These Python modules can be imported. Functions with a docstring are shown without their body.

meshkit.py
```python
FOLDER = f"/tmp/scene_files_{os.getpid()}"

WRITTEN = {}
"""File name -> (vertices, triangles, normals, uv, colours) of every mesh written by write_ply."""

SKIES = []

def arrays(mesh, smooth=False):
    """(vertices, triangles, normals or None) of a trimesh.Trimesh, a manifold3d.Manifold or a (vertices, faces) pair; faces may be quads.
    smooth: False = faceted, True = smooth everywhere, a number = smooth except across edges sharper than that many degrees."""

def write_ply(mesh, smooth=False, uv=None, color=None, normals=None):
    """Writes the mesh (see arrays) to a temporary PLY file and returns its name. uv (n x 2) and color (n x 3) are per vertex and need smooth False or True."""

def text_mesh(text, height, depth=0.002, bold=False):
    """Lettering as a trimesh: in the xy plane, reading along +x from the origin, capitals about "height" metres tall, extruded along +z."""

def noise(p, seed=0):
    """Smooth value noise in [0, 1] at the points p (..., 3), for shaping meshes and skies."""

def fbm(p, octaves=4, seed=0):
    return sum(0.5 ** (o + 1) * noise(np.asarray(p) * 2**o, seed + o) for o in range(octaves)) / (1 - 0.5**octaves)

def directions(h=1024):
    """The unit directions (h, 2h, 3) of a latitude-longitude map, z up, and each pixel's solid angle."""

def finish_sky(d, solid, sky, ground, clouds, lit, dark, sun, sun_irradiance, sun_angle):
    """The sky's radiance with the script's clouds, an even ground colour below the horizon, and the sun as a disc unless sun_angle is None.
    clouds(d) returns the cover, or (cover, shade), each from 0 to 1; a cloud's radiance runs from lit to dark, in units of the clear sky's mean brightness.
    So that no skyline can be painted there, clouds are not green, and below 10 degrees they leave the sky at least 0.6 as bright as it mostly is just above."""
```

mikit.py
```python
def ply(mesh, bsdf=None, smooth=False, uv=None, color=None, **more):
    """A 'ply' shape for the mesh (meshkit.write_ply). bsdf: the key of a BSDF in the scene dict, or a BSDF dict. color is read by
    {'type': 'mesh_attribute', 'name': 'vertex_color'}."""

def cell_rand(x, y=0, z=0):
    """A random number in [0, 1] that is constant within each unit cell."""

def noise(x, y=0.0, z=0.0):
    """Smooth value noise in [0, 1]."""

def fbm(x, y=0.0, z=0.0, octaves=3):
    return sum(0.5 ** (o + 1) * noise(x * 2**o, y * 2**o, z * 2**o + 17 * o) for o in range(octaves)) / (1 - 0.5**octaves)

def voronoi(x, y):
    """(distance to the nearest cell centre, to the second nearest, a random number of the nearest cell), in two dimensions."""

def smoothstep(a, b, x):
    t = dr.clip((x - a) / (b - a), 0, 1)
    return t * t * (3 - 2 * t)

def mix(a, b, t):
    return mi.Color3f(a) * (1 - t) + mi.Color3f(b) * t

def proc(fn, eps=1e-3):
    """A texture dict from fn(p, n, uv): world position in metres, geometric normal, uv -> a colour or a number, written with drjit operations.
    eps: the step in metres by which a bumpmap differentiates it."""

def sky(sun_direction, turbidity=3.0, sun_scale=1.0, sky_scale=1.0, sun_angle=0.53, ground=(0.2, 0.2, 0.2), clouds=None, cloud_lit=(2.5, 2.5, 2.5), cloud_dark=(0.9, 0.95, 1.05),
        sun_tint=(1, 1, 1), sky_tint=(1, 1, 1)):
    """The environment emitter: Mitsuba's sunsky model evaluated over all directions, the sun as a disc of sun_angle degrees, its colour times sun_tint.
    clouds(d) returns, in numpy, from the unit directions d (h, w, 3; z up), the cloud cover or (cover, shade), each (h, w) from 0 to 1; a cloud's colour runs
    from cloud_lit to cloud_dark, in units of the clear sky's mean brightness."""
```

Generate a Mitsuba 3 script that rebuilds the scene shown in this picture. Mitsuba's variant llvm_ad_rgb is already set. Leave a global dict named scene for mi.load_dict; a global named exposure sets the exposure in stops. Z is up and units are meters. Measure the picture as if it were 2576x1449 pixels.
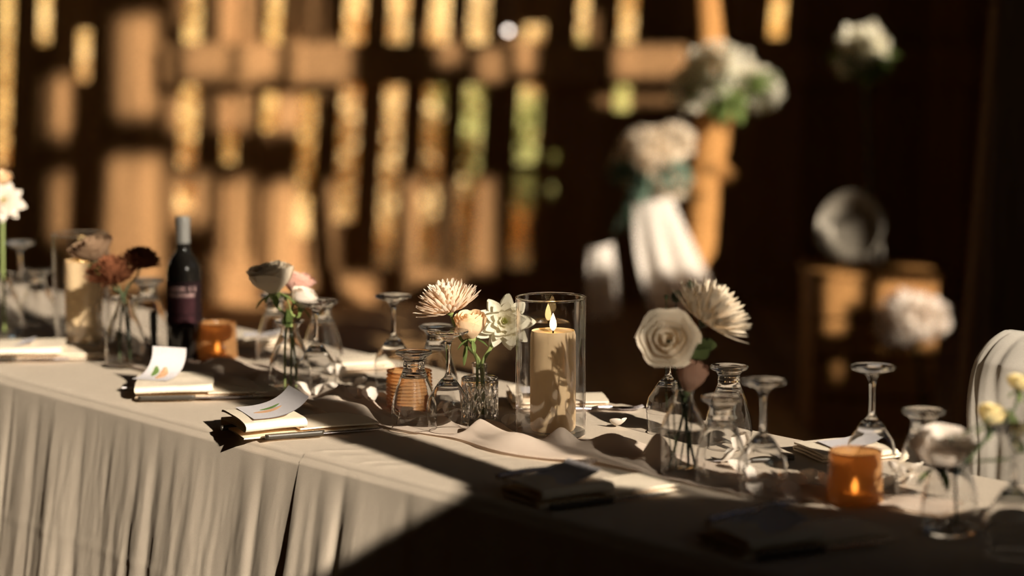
import math, random
import numpy as np
import trimesh, shapely.geometry as sg, shapely.ops as so
import drjit as dr
import mitsuba as mi
import mikit, meshkit
from mikit import proc, noise, fbm, smoothstep, mix, cell_rand

# ------------------------------------------------------------------ camera, sky, exposure
T = mi.ScalarTransform4f
F, CX, CY, EYE = 6080.0, 1288.0, 724.5, 1.577
PITCH = math.atan(784.5 / F)
FW = np.array([0, math.cos(PITCH), -math.sin(PITCH)])
DN = np.array([0, -math.sin(PITCH), -math.cos(PITCH)])
RT = np.array([1.0, 0, 0])
exposure = 2.75
FLAME_L = 1.6
SUN = np.array([1.05, -1.72, 0.80])
scene, labels = {}, {}
scene['camera'] = {'type': 'thinlens', 'fov': 2 * math.degrees(math.atan(CX / F)), 'fov_axis': 'x', 'near_clip': 0.1, 'far_clip': 400.0,
                   'aperture_radius': 0.0275, 'focus_distance': 4.335,
                   'to_world': T().look_at(origin=[0, 0, EYE], target=[0, float(FW[1]), EYE + float(FW[2])], up=[0, 0, 1])}
scene['sky'] = mikit.sky(SUN, turbidity=4.0, sun_scale=1.0, sky_scale=0.4, sun_angle=0.53, ground=(.25, .2, .12), sun_tint=(1.0, 1.19, 1.62))


def ray(px, py):
    return FW + RT * (px - CX) / F + DN * (py - CY) / F


def at(px, py, z):          # the point of height z behind a pixel
    r = ray(px, py)
    return np.array([0, 0, EYE]) + r * (z - EYE) / r[2]


def atY(px, py, y):         # the point at distance y behind a pixel
    r = ray(px, py)
    return np.array([0, 0, EYE]) + r * y / r[1]


# ------------------------------------------------------------------ materials
def two(b):
    return {'type': 'twosided', 'bsdf': b}


def rgb(*c):
    return {'type': 'rgb', 'value': list(c)}


def diffuse(*c):
    return two({'type': 'diffuse', 'reflectance': rgb(*c)})


def weave(c, amt=.10, sc=900.0):
    return proc(lambda p, n, uv: mi.Color3f(*[float(x) for x in c]) * (1 - amt + amt * noise(p.x * sc, p.y * sc, p.z * sc) + .08 * (fbm(p.x * 14, p.y * 14, p.z * 14) - .5)))


def wood_fn(c1, c2, sx=60.0, sz=3.0):
    def f(p, n, uv):
        a = fbm(p.x * sx, p.y * sx, p.z * sz, 4)
        b = fbm(p.x * sx * 4, p.y * sx * 4, p.z * sz * 3, 2)
        return mix(c1, c2, dr.clip(.75 * a + .35 * b, 0, 1)) * (.72 + .56 * cell_rand(p.x * 5.0, p.y * 2, 3))
    return f


M = {
    'barn_wood': two({'type': 'principled', 'base_color': proc(wood_fn((.17, .083, .032), (.47, .255, .110))), 'roughness': .8, 'specular': .2}),
    'rough_timber': two({'type': 'principled', 'base_color': proc(wood_fn((.06, .035, .018), (.16, .095, .05), 40, 4)), 'roughness': .85, 'specular': .2}),
    'pole_wood': two({'type': 'principled', 'base_color': proc(wood_fn((.27, .12, .035), (.46, .23, .075), 70, 6)), 'roughness': .75, 'specular': .2}),
    'dark_board': diffuse(.10, .06, .03),
    'floor_wood': two({'type': 'principled', 'base_color': proc(lambda p, n, uv: mix((.28, .16, .07), (.52, .31, .145), fbm(p.x * 4, p.y * 30, 0, 4)) * (.75 + .5 * cell_rand(p.x * 7, 0, 0))), 'roughness': .7, 'specular': .25}),
    'sand_cloth': two({'type': 'diffuse', 'reflectance': weave((.68, .575, .465))}),
    'chair_cloth': two({'type': 'diffuse', 'reflectance': weave((.78, .72, .64))}),
    'cream_linen': two({'type': 'diffuse', 'reflectance': weave((.90, .78, .62), .10, 1200)}),
    'chiffon': {'type': 'principledthin', 'base_color': rgb(.74, .62, .52), 'roughness': .7, 'diff_trans': .7, 'spec_trans': 0.0},
    'glass': {'type': 'dielectric', 'int_ior': 1.5, 'ext_ior': 1.0},
    'thin_glass': {'type': 'thindielectric', 'int_ior': 1.5, 'ext_ior': 1.0},
    'amber_glass': {'type': 'principledthin', 'base_color': rgb(.72, .40, .17), 'roughness': .22, 'spec_trans': .55, 'diff_trans': .9, 'eta': 1.5},
    'wax': two({'type': 'principled', 'base_color': rgb(.90, .67, .40), 'roughness': .45, 'specular': .3}),
    'wick': diffuse(.03, .02, .015),
    'steel': two({'type': 'roughconductor', 'material': 'Cr', 'alpha': .18}),
    'knife_handle': two({'type': 'principled', 'base_color': rgb(.035, .028, .02), 'roughness': .35, 'specular': .5}),
    'card_paper': two({'type': 'diffuse', 'reflectance': weave((.74, .70, .72), .10, 1500)}),
    'print_green': diffuse(.16, .26, .08),
    'print_peach': diffuse(.72, .42, .24),
    'bottle_glass': two({'type': 'principled', 'base_color': rgb(.008, .007, .006), 'roughness': .08, 'specular': .6}),
    'bottle_capsule': two({'type': 'principled', 'base_color': rgb(.16, .155, .145), 'roughness': .4, 'specular': .4}),
    'bottle_label': diffuse(.014, .008, .009),
    'label_ink': diffuse(.42, .27, .26),
    'label_ink_dim': diffuse(.075, .028, .034),
    'pen_black': two({'type': 'principled', 'base_color': rgb(.015, .017, .015), 'roughness': .35, 'specular': .5}),
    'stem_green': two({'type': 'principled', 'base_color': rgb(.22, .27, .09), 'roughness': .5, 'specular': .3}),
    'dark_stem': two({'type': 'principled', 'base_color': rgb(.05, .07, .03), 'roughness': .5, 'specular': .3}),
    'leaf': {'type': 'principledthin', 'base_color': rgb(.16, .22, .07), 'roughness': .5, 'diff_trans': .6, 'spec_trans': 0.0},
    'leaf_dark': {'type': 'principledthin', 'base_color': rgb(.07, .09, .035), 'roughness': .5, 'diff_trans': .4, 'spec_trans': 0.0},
    'leaf_grey': {'type': 'principledthin', 'base_color': rgb(.16, .24, .18), 'roughness': .6, 'diff_trans': .5, 'spec_trans': 0.0},
    'white_metal': two({'type': 'principled', 'base_color': rgb(.24, .21, .17), 'roughness': .5, 'metallic': .4}),
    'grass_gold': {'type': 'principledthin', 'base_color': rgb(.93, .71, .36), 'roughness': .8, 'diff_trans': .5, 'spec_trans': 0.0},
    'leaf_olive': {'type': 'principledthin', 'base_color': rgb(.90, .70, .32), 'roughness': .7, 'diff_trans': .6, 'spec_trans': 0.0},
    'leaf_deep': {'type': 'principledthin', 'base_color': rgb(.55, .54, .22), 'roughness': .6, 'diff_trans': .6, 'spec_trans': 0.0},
    'bark': diffuse(.14, .10, .07),
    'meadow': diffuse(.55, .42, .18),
}


def petal_mat(key, *c):
    M[key] = {'type': 'principledthin', 'base_color': rgb(*c), 'roughness': .6, 'diff_trans': .75, 'spec_trans': 0.0}


petal_mat('petal_blush', .93, .79, .64)
petal_mat('petal_peach', .93, .74, .50)
petal_mat('petal_white', .84, .80, .66)
petal_mat('petal_bright', .88, .80, .72)
petal_mat('petal_pink', .84, .55, .46)
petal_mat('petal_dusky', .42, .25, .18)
petal_mat('petal_yellow', .84, .72, .40)
petal_mat('petal_ivory', .82, .72, .58)
petal_mat('petal_rust', .26, .10, .05)
petal_mat('petal_taupe', .34, .22, .14)
petal_mat('petal_heart', .70, .70, .34)
for k, v in M.items():
    scene[k] = v


# ------------------------------------------------------------------ helpers
COUNT = {}


def numbered(key):
    n = COUNT.get(key, 0)
    COUNT[key] = n + 1
    return key if n == 0 else '%s_%03d' % (key, n)


def add(key, mesh, bsdf, smooth=False, parent=None, label=None, **more):
    key = numbered(key if parent is None else parent + '__' + key)
    scene[key] = mikit.ply(mesh, bsdf, smooth=smooth, **more)
    if label and parent is not None:
        labels[key] = {'label': label}
    return key


def thing(name, label, category, group=None):
    key = numbered(name)
    labels[key] = {'label': label, 'category': category}
    if group:
        labels[key]['group'] = group
    return key


def tag(key, label, category, group=None):
    labels[key] = {'label': label, 'category': category}
    if group:
        labels[key]['group'] = group
    return key


def struct(name, mesh, bsdf, label, smooth=False):
    key = add(name, mesh, bsdf, smooth)
    labels[key] = {'label': label, 'kind': 'structure', 'category': name.split('_')[0]}
    return key


def moved(mesh, p):
    m = mesh.copy()
    m.apply_translation(p)
    return m


def cat(ms):
    return trimesh.util.concatenate(ms)


def box(x0, x1, y0, y1, z0, z1, ch=0.0):
    if ch <= 0:
        b = trimesh.creation.box(extents=(x1 - x0, y1 - y0, z1 - z0))
        b.apply_translation(((x0 + x1) / 2, (y0 + y1) / 2, (z0 + z1) / 2))
        return b
    v = []
    for a in (0, 1):
        for b in (0, 1):
            for c in (0, 1):
                P = np.array([(x0, x1)[a], (y0, y1)[b], (z0, z1)[c]], float)
                s = np.array([1 - 2 * a, 1 - 2 * b, 1 - 2 * c]) * ch
                for k in range(3):
                    q = P + s
                    q[k] = P[k]
                    v.append(q)
    return trimesh.convex.convex_hull(np.array(v))


def grid_faces(n, m, wrap=False):
    i, j = np.meshgrid(np.arange(n - 1), np.arange(m if wrap else m - 1), indexing='ij')
    j2 = (j + 1) % m
    a, b, c, d = i * m + j, i * m + j2, (i + 1) * m + j2, (i + 1) * m + j
    return np.vstack([np.stack([a, b, c], -1).reshape(-1, 3), np.stack([a, c, d], -1).reshape(-1, 3)])


def grid(P, wrap=False):
    n, m = P.shape[:2]
    return trimesh.Trimesh(P.reshape(-1, 3), grid_faces(n, m, wrap), process=False)


def lathe(prof, n=64, bump=None):
    """Surface of revolution of (r, z) points, outward for a profile that runs upward; bump(phi, z) scales the radius."""
    prof = np.array(prof, float)
    ph = np.arange(n) * 2 * np.pi / n
    R = np.repeat(prof[:, :1], n, 1)
    if bump is not None:
        R = R * bump(ph[None, :], prof[:, 1:2])
    P = np.stack([R * np.cos(ph), R * np.sin(ph), np.repeat(prof[:, 1:], n, 1)], -1)
    m = grid(P, True)
    if np.any(prof[:, 0] < 1e-9):
        m.merge_vertices()
        m.update_faces(m.nondegenerate_faces())
        m.remove_unreferenced_vertices()
    return m


def smooth_profile(pts, k=5):
    from scipy.interpolate import PchipInterpolator
    pts = np.array(pts, float)
    s = np.r_[0, np.cumsum(np.linalg.norm(np.diff(pts, axis=0), axis=1))]
    t = np.linspace(0, s[-1], k * (len(pts) - 1) + 1)
    return np.stack([PchipInterpolator(s, pts[:, 0])(t), PchipInterpolator(s, pts[:, 1])(t)], 1)


def curve(pts, n=16):
    from scipy.interpolate import PchipInterpolator
    pts = np.array(pts, float)
    if len(pts) == 2:
        return np.linspace(pts[0], pts[1], n)
    s = np.r_[0, np.cumsum(np.linalg.norm(np.diff(pts, axis=0), axis=1))]
    q = PchipInterpolator(s, pts)(np.linspace(0, s[-1], n * 3))
    for _ in range(n // 3):
        q[1:-1] = (q[:-2] + q[1:-1] + q[2:]) / 3
    return q[np.linspace(0, len(q) - 1, n).round().astype(int)]


def tube(path, radius, n=8):
    path = np.array(path, float)
    r = np.broadcast_to(np.asarray(radius, float), len(path))
    tan = np.gradient(path, axis=0)
    tan /= np.linalg.norm(tan, axis=1, keepdims=True)
    ref = np.array([0.3, 0.9, 0.1]) if abs(tan[0, 0]) > .5 else np.array([1.0, .2, .1])
    a = np.cross(tan, ref)
    a /= np.linalg.norm(a, axis=1, keepdims=True)
    b = np.cross(tan, a)
    ph = np.arange(n) * 2 * np.pi / n
    P = path[:, None] + r[:, None, None] * (a[:, None] * np.cos(ph)[None, :, None] + b[:, None] * np.sin(ph)[None, :, None])
    m = grid(P, True)
    v = np.vstack([m.vertices, path[:1], path[-1:]])
    k, e = len(m.vertices), len(path)
    i = np.arange(n)
    caps = np.vstack([np.stack([i * 0 + k, (i + 1) % n, i], 1), np.stack([i * 0 + k + 1, (e - 1) * n + i, (e - 1) * n + (i + 1) % n], 1)])
    out = trimesh.Trimesh(v, np.vstack([m.faces, caps]), process=False)
    if out.volume < 0:
        out.invert()
    return out


def torus(R, r, z=0.0, n=64, k=8):
    ph = np.arange(k) * 2 * np.pi / k
    th = np.arange(n) * 2 * np.pi / n
    P = np.stack([(R + r * np.cos(ph))[None, :] * np.cos(th)[:, None], (R + r * np.cos(ph))[None, :] * np.sin(th)[:, None], np.repeat((z + r * np.sin(ph))[None, :], n, 0)], -1)
    i, j = np.meshgrid(np.arange(n), np.arange(k), indexing='ij')
    a, b, c, d = i * k + j, ((i + 1) % n) * k + j, ((i + 1) % n) * k + (j + 1) % k, i * k + (j + 1) % k
    return trimesh.Trimesh(P.reshape(-1, 3), np.vstack([np.stack([a, b, c], -1).reshape(-1, 3), np.stack([a, c, d], -1).reshape(-1, 3)]), process=False)


def frame(axis, spin=0.0):
    z = np.array(axis, float)
    z /= np.linalg.norm(z)
    x = np.cross([0, 1, 0.01], z)
    x /= np.linalg.norm(x)
    y = np.cross(z, x)
    R = np.eye(4)
    c, s = math.cos(spin), math.sin(spin)
    R[:3, 0], R[:3, 1], R[:3, 2] = x * c + y * s, -x * s + y * c, z
    return R


def placed(mesh, pos, axis=(0, 0, 1), spin=0.0):
    m = mesh.copy()
    A = frame(axis, spin) if tuple(axis) != (0, 0, 1) or spin else np.eye(4)
    A = A.copy()
    A[:3, 3] = pos
    m.apply_transform(A)
    return m


# ------------------------------------------------------------------ the barn
BACK = 11.7           # distance of the slatted back wall
PXM = F / 1.0
WALL_X = 3.2          # wall on the sun's side
FLOOR = box(-5.2, 3.4, -4.4, BACK + .3, -.12, 0.0)
struct('floor', FLOOR, 'floor_wood', 'dark barn floor of worn boards')


def wall_point(px, py):
    q = atY(px, py, BACK)
    return q[0], q[2]


# back wall: vertical boards of uneven width, slightly leaning, with open gaps between them
# gap: (pixel column at y=400, width, spans of height in which the gap is open)
GAPS = [(2, 26, [(-80, 420)]), (98, 22, [(-80, 110)]), (198, 24, [(75, 205)]), (468, 34, [(-80, 120), (190, 425), (470, 530)]), (575, 26, [(330, 412)]),
        (672, 28, [(-80, 120), (235, 330)]), (768, 32, [(240, 600)]), (873, 38, [(-80, 120), (190, 560)]), (982, 36, [(-80, 120), (190, 740)]),
        (1085, 38, [(-80, 120), (190, 740)]), (1183, 38, [(-80, 120), (190, 700)]), (1323, 40, [(60, 120), (190, 412), (440, 740)]), (1402, 22, [(385, 410), (465, 500)]),
        (1436, 32, [(-80, 120)]), (1556, 30, [(-80, 125), (210, 280)]), (1930, 28, [(-80, 95)])]
LEAN = 0.062
ZM = wall_point(0, 400)[1]


def lean_board(xa, xb, z0, z1, y0, y1, ch=.004):
    m = box(xa, xb, y0, y1, z0, z1, ch)
    v = m.vertices.copy()
    v[:, 0] += LEAN * (v[:, 2] - ZM)
    m.vertices = v
    return m


wb = struct('wall_back', lean_board(-2.95, 2.6, -.02, .16, BACK - .01, BACK + .06), 'barn_wood', 'back wall of vertical barn boards with bright gaps between them')
TOP = 2.02
edges = [-3.4]
for gx, gw, spans in GAPS:
    xc = wall_point(gx, 400)[0]
    w = 1.3 * gw / F * BACK
    edges += [xc - w / 2, xc + w / 2]
edges.append(2.9)
rng = random.Random(4)
for k in range(0, len(edges), 2):
    a, b = edges[k], edges[k + 1]
    n = max(1, round((b - a) / .21))
    for i in range(n):
        x0, x1 = a + (b - a) * i / n, a + (b - a) * (i + 1) / n
        j = rng.uniform(0, .012)
        add('board', lean_board(x0, x1 + (0.0 if i == n - 1 else .004), 0.0, TOP, BACK + j, BACK + .028 + j), 'barn_wood', parent=wb)
for gx, gw, spans in GAPS:      # short battens nailed behind the gaps close them elsewhere
    xc = wall_point(gx, 400)[0]
    w = 1.3 * gw / F * BACK
    zs = sorted([tuple(sorted((wall_point(0, a)[1], wall_point(0, b)[1]))) for a, b in spans])
    lo = 0.0
    for z0, z1 in zs + [(TOP, TOP)]:
        if z0 - lo > .02:
            add('batten', lean_board(xc - w / 2 - .03, xc + w / 2 + .03, lo, z0, BACK + .045, BACK + .065), 'barn_wood', parent=wb)
        lo = z1
gz0, gz1 = wall_point(0, 212)[1], wall_point(0, 108)[1]
add('rail', box(wall_point(412, 0)[0], 2.6, BACK - .09, BACK - .001, gz0, gz1, .006), 'barn_wood', parent=wb)

# roof, falling towards the back wall, and the closed walls out of the picture
roof = np.array([[-5.2, -4.4, 5.6], [3.4, -4.4, 5.6], [3.4, 3.6, 5.6], [-5.2, 3.6, 5.6], [3.4, BACK + .35, 1.98], [-5.2, BACK + .35, 1.98]])
up = roof + [0, 0, .08]
rf = [[0, 2, 1], [0, 3, 2], [3, 4, 2], [3, 5, 4]]
struct('ceiling', trimesh.Trimesh(np.vstack([roof, up]), rf + [[a + 6, c + 6, b + 6] for a, b, c in rf], process=False), 'rough_timber', 'dark board ceiling of the barn')
side = sg.Polygon([(-4.4, 0), (BACK + .06, 0), (BACK + .06, 2.04), (3.6, 5.62), (-4.4, 5.62)])


def wall_x(poly, x0, x1):
    ms = []
    for g in getattr(poly, 'geoms', [poly]):
        m = trimesh.creation.extrude_polygon(g, x1 - x0, engine='earcut')
        v = m.vertices.copy()
        m.vertices = np.stack([v[:, 2] + x0, v[:, 0], v[:, 1]], 1)
        ms.append(m)
    return cat(ms)


struct('wall_left', wall_x(side, -5.2, -5.1), 'rough_timber', 'dark closed barn wall')
struct('wall_front', box(-5.2, 3.4, -4.5, -4.4, 0, 5.6), 'rough_timber', 'dark barn wall behind the viewer')

# the sun's side: openings (distance y, height z) traced back from the wanted patches of sunlight
OPENINGS = [[(3.316, 5.287), (3.645, 5.134), (3.630, 4.673), (3.300, 4.826)], [(2.771, 5.245), (3.070, 5.106), (3.060, 4.842), (2.760, 4.981)], [(3.117, 5.093), (3.275, 5.020), (3.268, 4.832), (3.110, 4.905)], [(3.750, 4.936), (4.127, 4.761), (4.122, 4.584), (3.745, 4.759)], [(3.807, 5.248), (3.901, 5.205), (3.894, 4.980), (3.800, 5.024)], [(4.104, 5.110), (4.417, 4.965), (4.409, 4.641), (4.095, 4.787)], [(4.189, 4.732), (4.519, 4.579), (4.515, 4.401), (4.185, 4.555)], [(4.090, 4.568), (4.363, 4.441), (4.359, 4.262), (4.085, 4.390)], [(4.613, 4.560), (5.084, 4.341), (5.081, 4.113), (4.609, 4.333)], [(4.854, 4.761), (4.948, 4.717), (4.943, 4.425), (4.849, 4.469)], [(4.498, 4.355), (4.876, 4.180), (4.873, 4.018), (4.495, 4.194)], [(3.712, 4.721), (3.979, 4.597), (3.975, 4.449), (3.707, 4.573)], [(5.744, 4.120), (5.963, 4.018), (5.962, 3.789), (5.742, 3.892)], [(6.056, 3.812), (6.292, 3.703), (6.291, 3.560), (6.056, 3.669)], [(6.355, 3.769), (6.527, 3.689), (6.527, 3.488), (6.354, 3.569)], [(7.124, 3.335), (7.720, 3.058), (7.722, 2.909), (7.125, 3.187)], [(7.044, 3.572), (7.122, 3.536), (7.123, 3.364), (7.045, 3.400)], [(7.094, 3.138), (7.723, 2.846), (7.723, 2.826), (7.094, 3.119)], [(3.103, 4.706), (3.671, 4.442), (3.652, 3.819), (3.080, 4.086)], [(2.768, 4.775), (3.005, 4.665), (2.993, 4.360), (2.756, 4.471)], [(3.716, 4.334), (4.032, 4.187), (4.026, 3.958), (3.709, 4.105)], [(4.120, 4.127), (4.347, 4.021), (4.339, 3.656), (4.110, 3.762)], [(4.037, 3.796), (4.386, 3.634), (4.379, 3.324), (4.029, 3.487)], [(4.473, 3.943), (5.074, 3.664), (5.065, 3.084), (4.461, 3.365)], [(5.580, 3.448), (5.864, 3.316), (5.860, 2.753), (5.574, 2.886)], [(5.959, 3.272), (6.306, 3.110), (6.306, 2.663), (5.956, 2.826)], [(4.682, 4.841), (4.745, 4.812), (4.739, 4.530), (4.677, 4.559)], [(5.839, 4.303), (5.870, 4.288), (5.869, 4.061), (5.838, 4.076)], [(6.261, 4.107), (6.308, 4.085), (6.308, 3.857), (6.261, 3.879)], [(5.026, 4.681), (5.073, 4.659), (5.070, 4.433), (5.023, 4.455)], [(4.865, 2.987), (5.071, 2.891), (5.075, 2.667), (4.869, 2.763)], [(4.820, 2.770), (5.003, 2.686), (5.009, 2.309), (4.826, 2.394)], [(4.671, 2.195), (4.818, 2.126), (4.821, 1.943), (4.673, 2.011)], [(4.869, 3.498), (4.989, 3.442), (4.993, 3.222), (4.873, 3.278)], [(4.800, 3.326), (5.331, 3.079), (5.337, 2.782), (4.804, 3.030)], [(4.345, 3.185), (4.842, 2.953), (4.846, 2.684), (4.347, 2.916)], [(4.420, 2.852), (4.907, 2.626), (4.912, 2.324), (4.423, 2.551)], [(4.226, 2.793), (4.422, 2.702), (4.424, 2.491), (4.228, 2.582)], [(5.692, 2.926), (6.018, 2.774), (6.023, 2.611), (5.697, 2.762)], [(4.967, 2.043), (5.434, 1.825), (5.443, 1.601), (4.974, 1.819)], [(4.675, 2.260), (4.897, 2.157), (4.902, 2.004), (4.679, 2.108)], [(4.881, 2.342), (5.036, 2.270), (5.042, 2.104), (4.886, 2.176)], [(5.296, 2.019), (5.518, 1.916), (5.520, 1.867), (5.298, 1.971)], [(4.729, 1.885), (4.796, 1.854), (4.798, 1.791), (4.731, 1.822)], [(4.799, 3.136), (5.210, 3.011), (4.674, 2.659), (4.253, 2.650), (3.927, 2.802)], [(-2.200, 2.700), (-1.000, 2.250), (1.150, 2.000), (1.150, 3.100), (0.200, 3.900), (-0.600, 5.200), (-3.000, 5.300), (-3.000, 4.400)]]  #@OPEN
holes = so.unary_union([sg.Polygon(o) for o in OPENINGS])
struct('wall_right', wall_x(side.difference(holes), WALL_X, WALL_X + .03), 'rough_timber', 'weathered barn wall with openings shaped to let the low sun fall in patches')
#@REST
# stall partition beside the table, its post, sloping brace and a small screen of laths, added unseen on the right, cut to the wanted shadows
shading = so.unary_union([sg.Polygon([(-1.0, 0), (-1.0, 1.664), (1.95, 1.664), (1.95, 0)]), sg.box(1.912, 0, 2.082, 5.7),
                        sg.Polygon([(1.95, 0), (1.95, 1.66), (2.05, 1.585), (2.23, 1.48), (2.40, 1.385), (2.51, 1.315), (2.65, 1.225), (2.83, 1.12), (3.10, 1.03), (3.10, 0)])]).difference(sg.box(1.60, 1.583, 1.875, 1.612))
ST = struct('partition_added', wall_x(shading, 1.10, 1.14), 'rough_timber', 'low stall partition with a post, added out of view to shade the table')
labels[ST] = {'label': 'low stall partition with a post, added out of view to shade the table', 'kind': 'structure', 'category': 'partition'}
for k in range(15):
    y = 2.362 + k * .016
    add('shade_lath', box(1.118, 1.121, y, y + (.0090 if y < 2.42 else .0064), 1.2, (1.765 if y < 2.525 else 1.87) + .006 * (k % 3)), 'rough_timber', parent=ST)  # added laths, spaced to thin the sun to partial shade
add('shade_lath_rail', box(1.112, 1.124, 2.36, 2.66, 1.30, 1.33), 'rough_timber', parent=ST)

# ------------------------------------------------------------------ outside: a sunny bank with dry grass and bushes
nx, ny = 60, 60
gx, gy = np.meshgrid(np.linspace(-30, 30, nx), np.linspace(BACK + .1, 60, ny), indexing='ij')


def ground_z(x, y):
    y = np.asarray(y, float)
    return -.12 - .50 * np.clip((y - 12.0) / 2.2, 0, 1) + np.clip((y - 17.0) / 8.0, 0, 1) ** 1.3 * 2.4 + .03 * np.clip(y - 25, 0, 50) + .10 * np.sin(np.asarray(x) * .6) * np.clip((y - 15) / 6, 0, 1)


G = grid(np.stack([gx, gy, ground_z(gx, gy)], -1))
struct('ground', G, 'meadow', 'sunlit dry meadow outside behind the barn wall', smooth=True)


def cards(P, D, S, w):
    """One small leaf or blade (a bent quad) per point P, along D, of length S and relative width w."""
    rg = np.random.default_rng(len(P))
    side_ = np.cross(D, rg.normal(size=D.shape))
    side_ /= np.linalg.norm(side_, axis=1, keepdims=True) + 1e-9
    S = S[:, None]
    q = np.stack([P - side_ * S * w * .5, P + side_ * S * w * .5, P + D * S * .6 + side_ * S * w * .5, P + D * S * .6 - side_ * S * w * .5, P + D * S], 1)
    n = len(P)
    o = np.arange(n)[:, None] * 5
    f = np.vstack([o + [[0, 1, 2]], o + [[0, 2, 3]], o + [[3, 2, 4]]])
    return trimesh.Trimesh(q.reshape(-1, 3), f, process=False)


rg = np.random.default_rng(11)
n = 26000
X, Y = rg.uniform(-7, 6, n), 14.2 + 10 * rg.uniform(0, 1, n) ** .8
P = np.stack([X, Y, ground_z(X, Y) - .02], 1)
D = np.stack([rg.normal(0, .3, n), rg.normal(-.1, .3, n), np.ones(n)], 1)
D /= np.linalg.norm(D, axis=1, keepdims=True)
k = add('grass', cards(P, D, rg.uniform(.2, .55, n) * (1 + .6 * (Y > 17)), .09), 'grass_gold')
labels[k] = {'label': 'tall dry golden grass on the sunlit bank behind the slatted wall', 'category': 'grass', 'kind': 'stuff'}


def shrub(x, y, r, h, mat, label, seed, n=5200):
    rg = np.random.default_rng(seed)
    t = thing('shrub', label, 'shrub')
    c = rg.normal(size=(9, 3)) * [r * .42, r * .42, h * .2] + [0, 0, h * .55]
    cc = c[rg.integers(0, 9, n)]
    v = rg.normal(size=(n, 3))
    v /= np.linalg.norm(v, axis=1, keepdims=True)
    P = cc + v * (r * .5) * rg.uniform(.55, 1.05, (n, 1))
    P[:, 2] = np.maximum(P[:, 2], .05)
    D = v + rg.normal(0, .5, (n, 3))
    D /= np.linalg.norm(D, axis=1, keepdims=True)
    z = float(ground_z(x, y))
    add('foliage', moved(cards(P, D, rg.uniform(.05, .11, n), .5), (x, y, z)), mat, parent=t)
    for a in c[:5]:
        add('branch', moved(tube(curve([(0, 0, -.1), a * [.4, .4, .5], a], 6), np.linspace(.03, .012, 6), 5), (x, y, z)), 'bark', parent=t)


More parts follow.
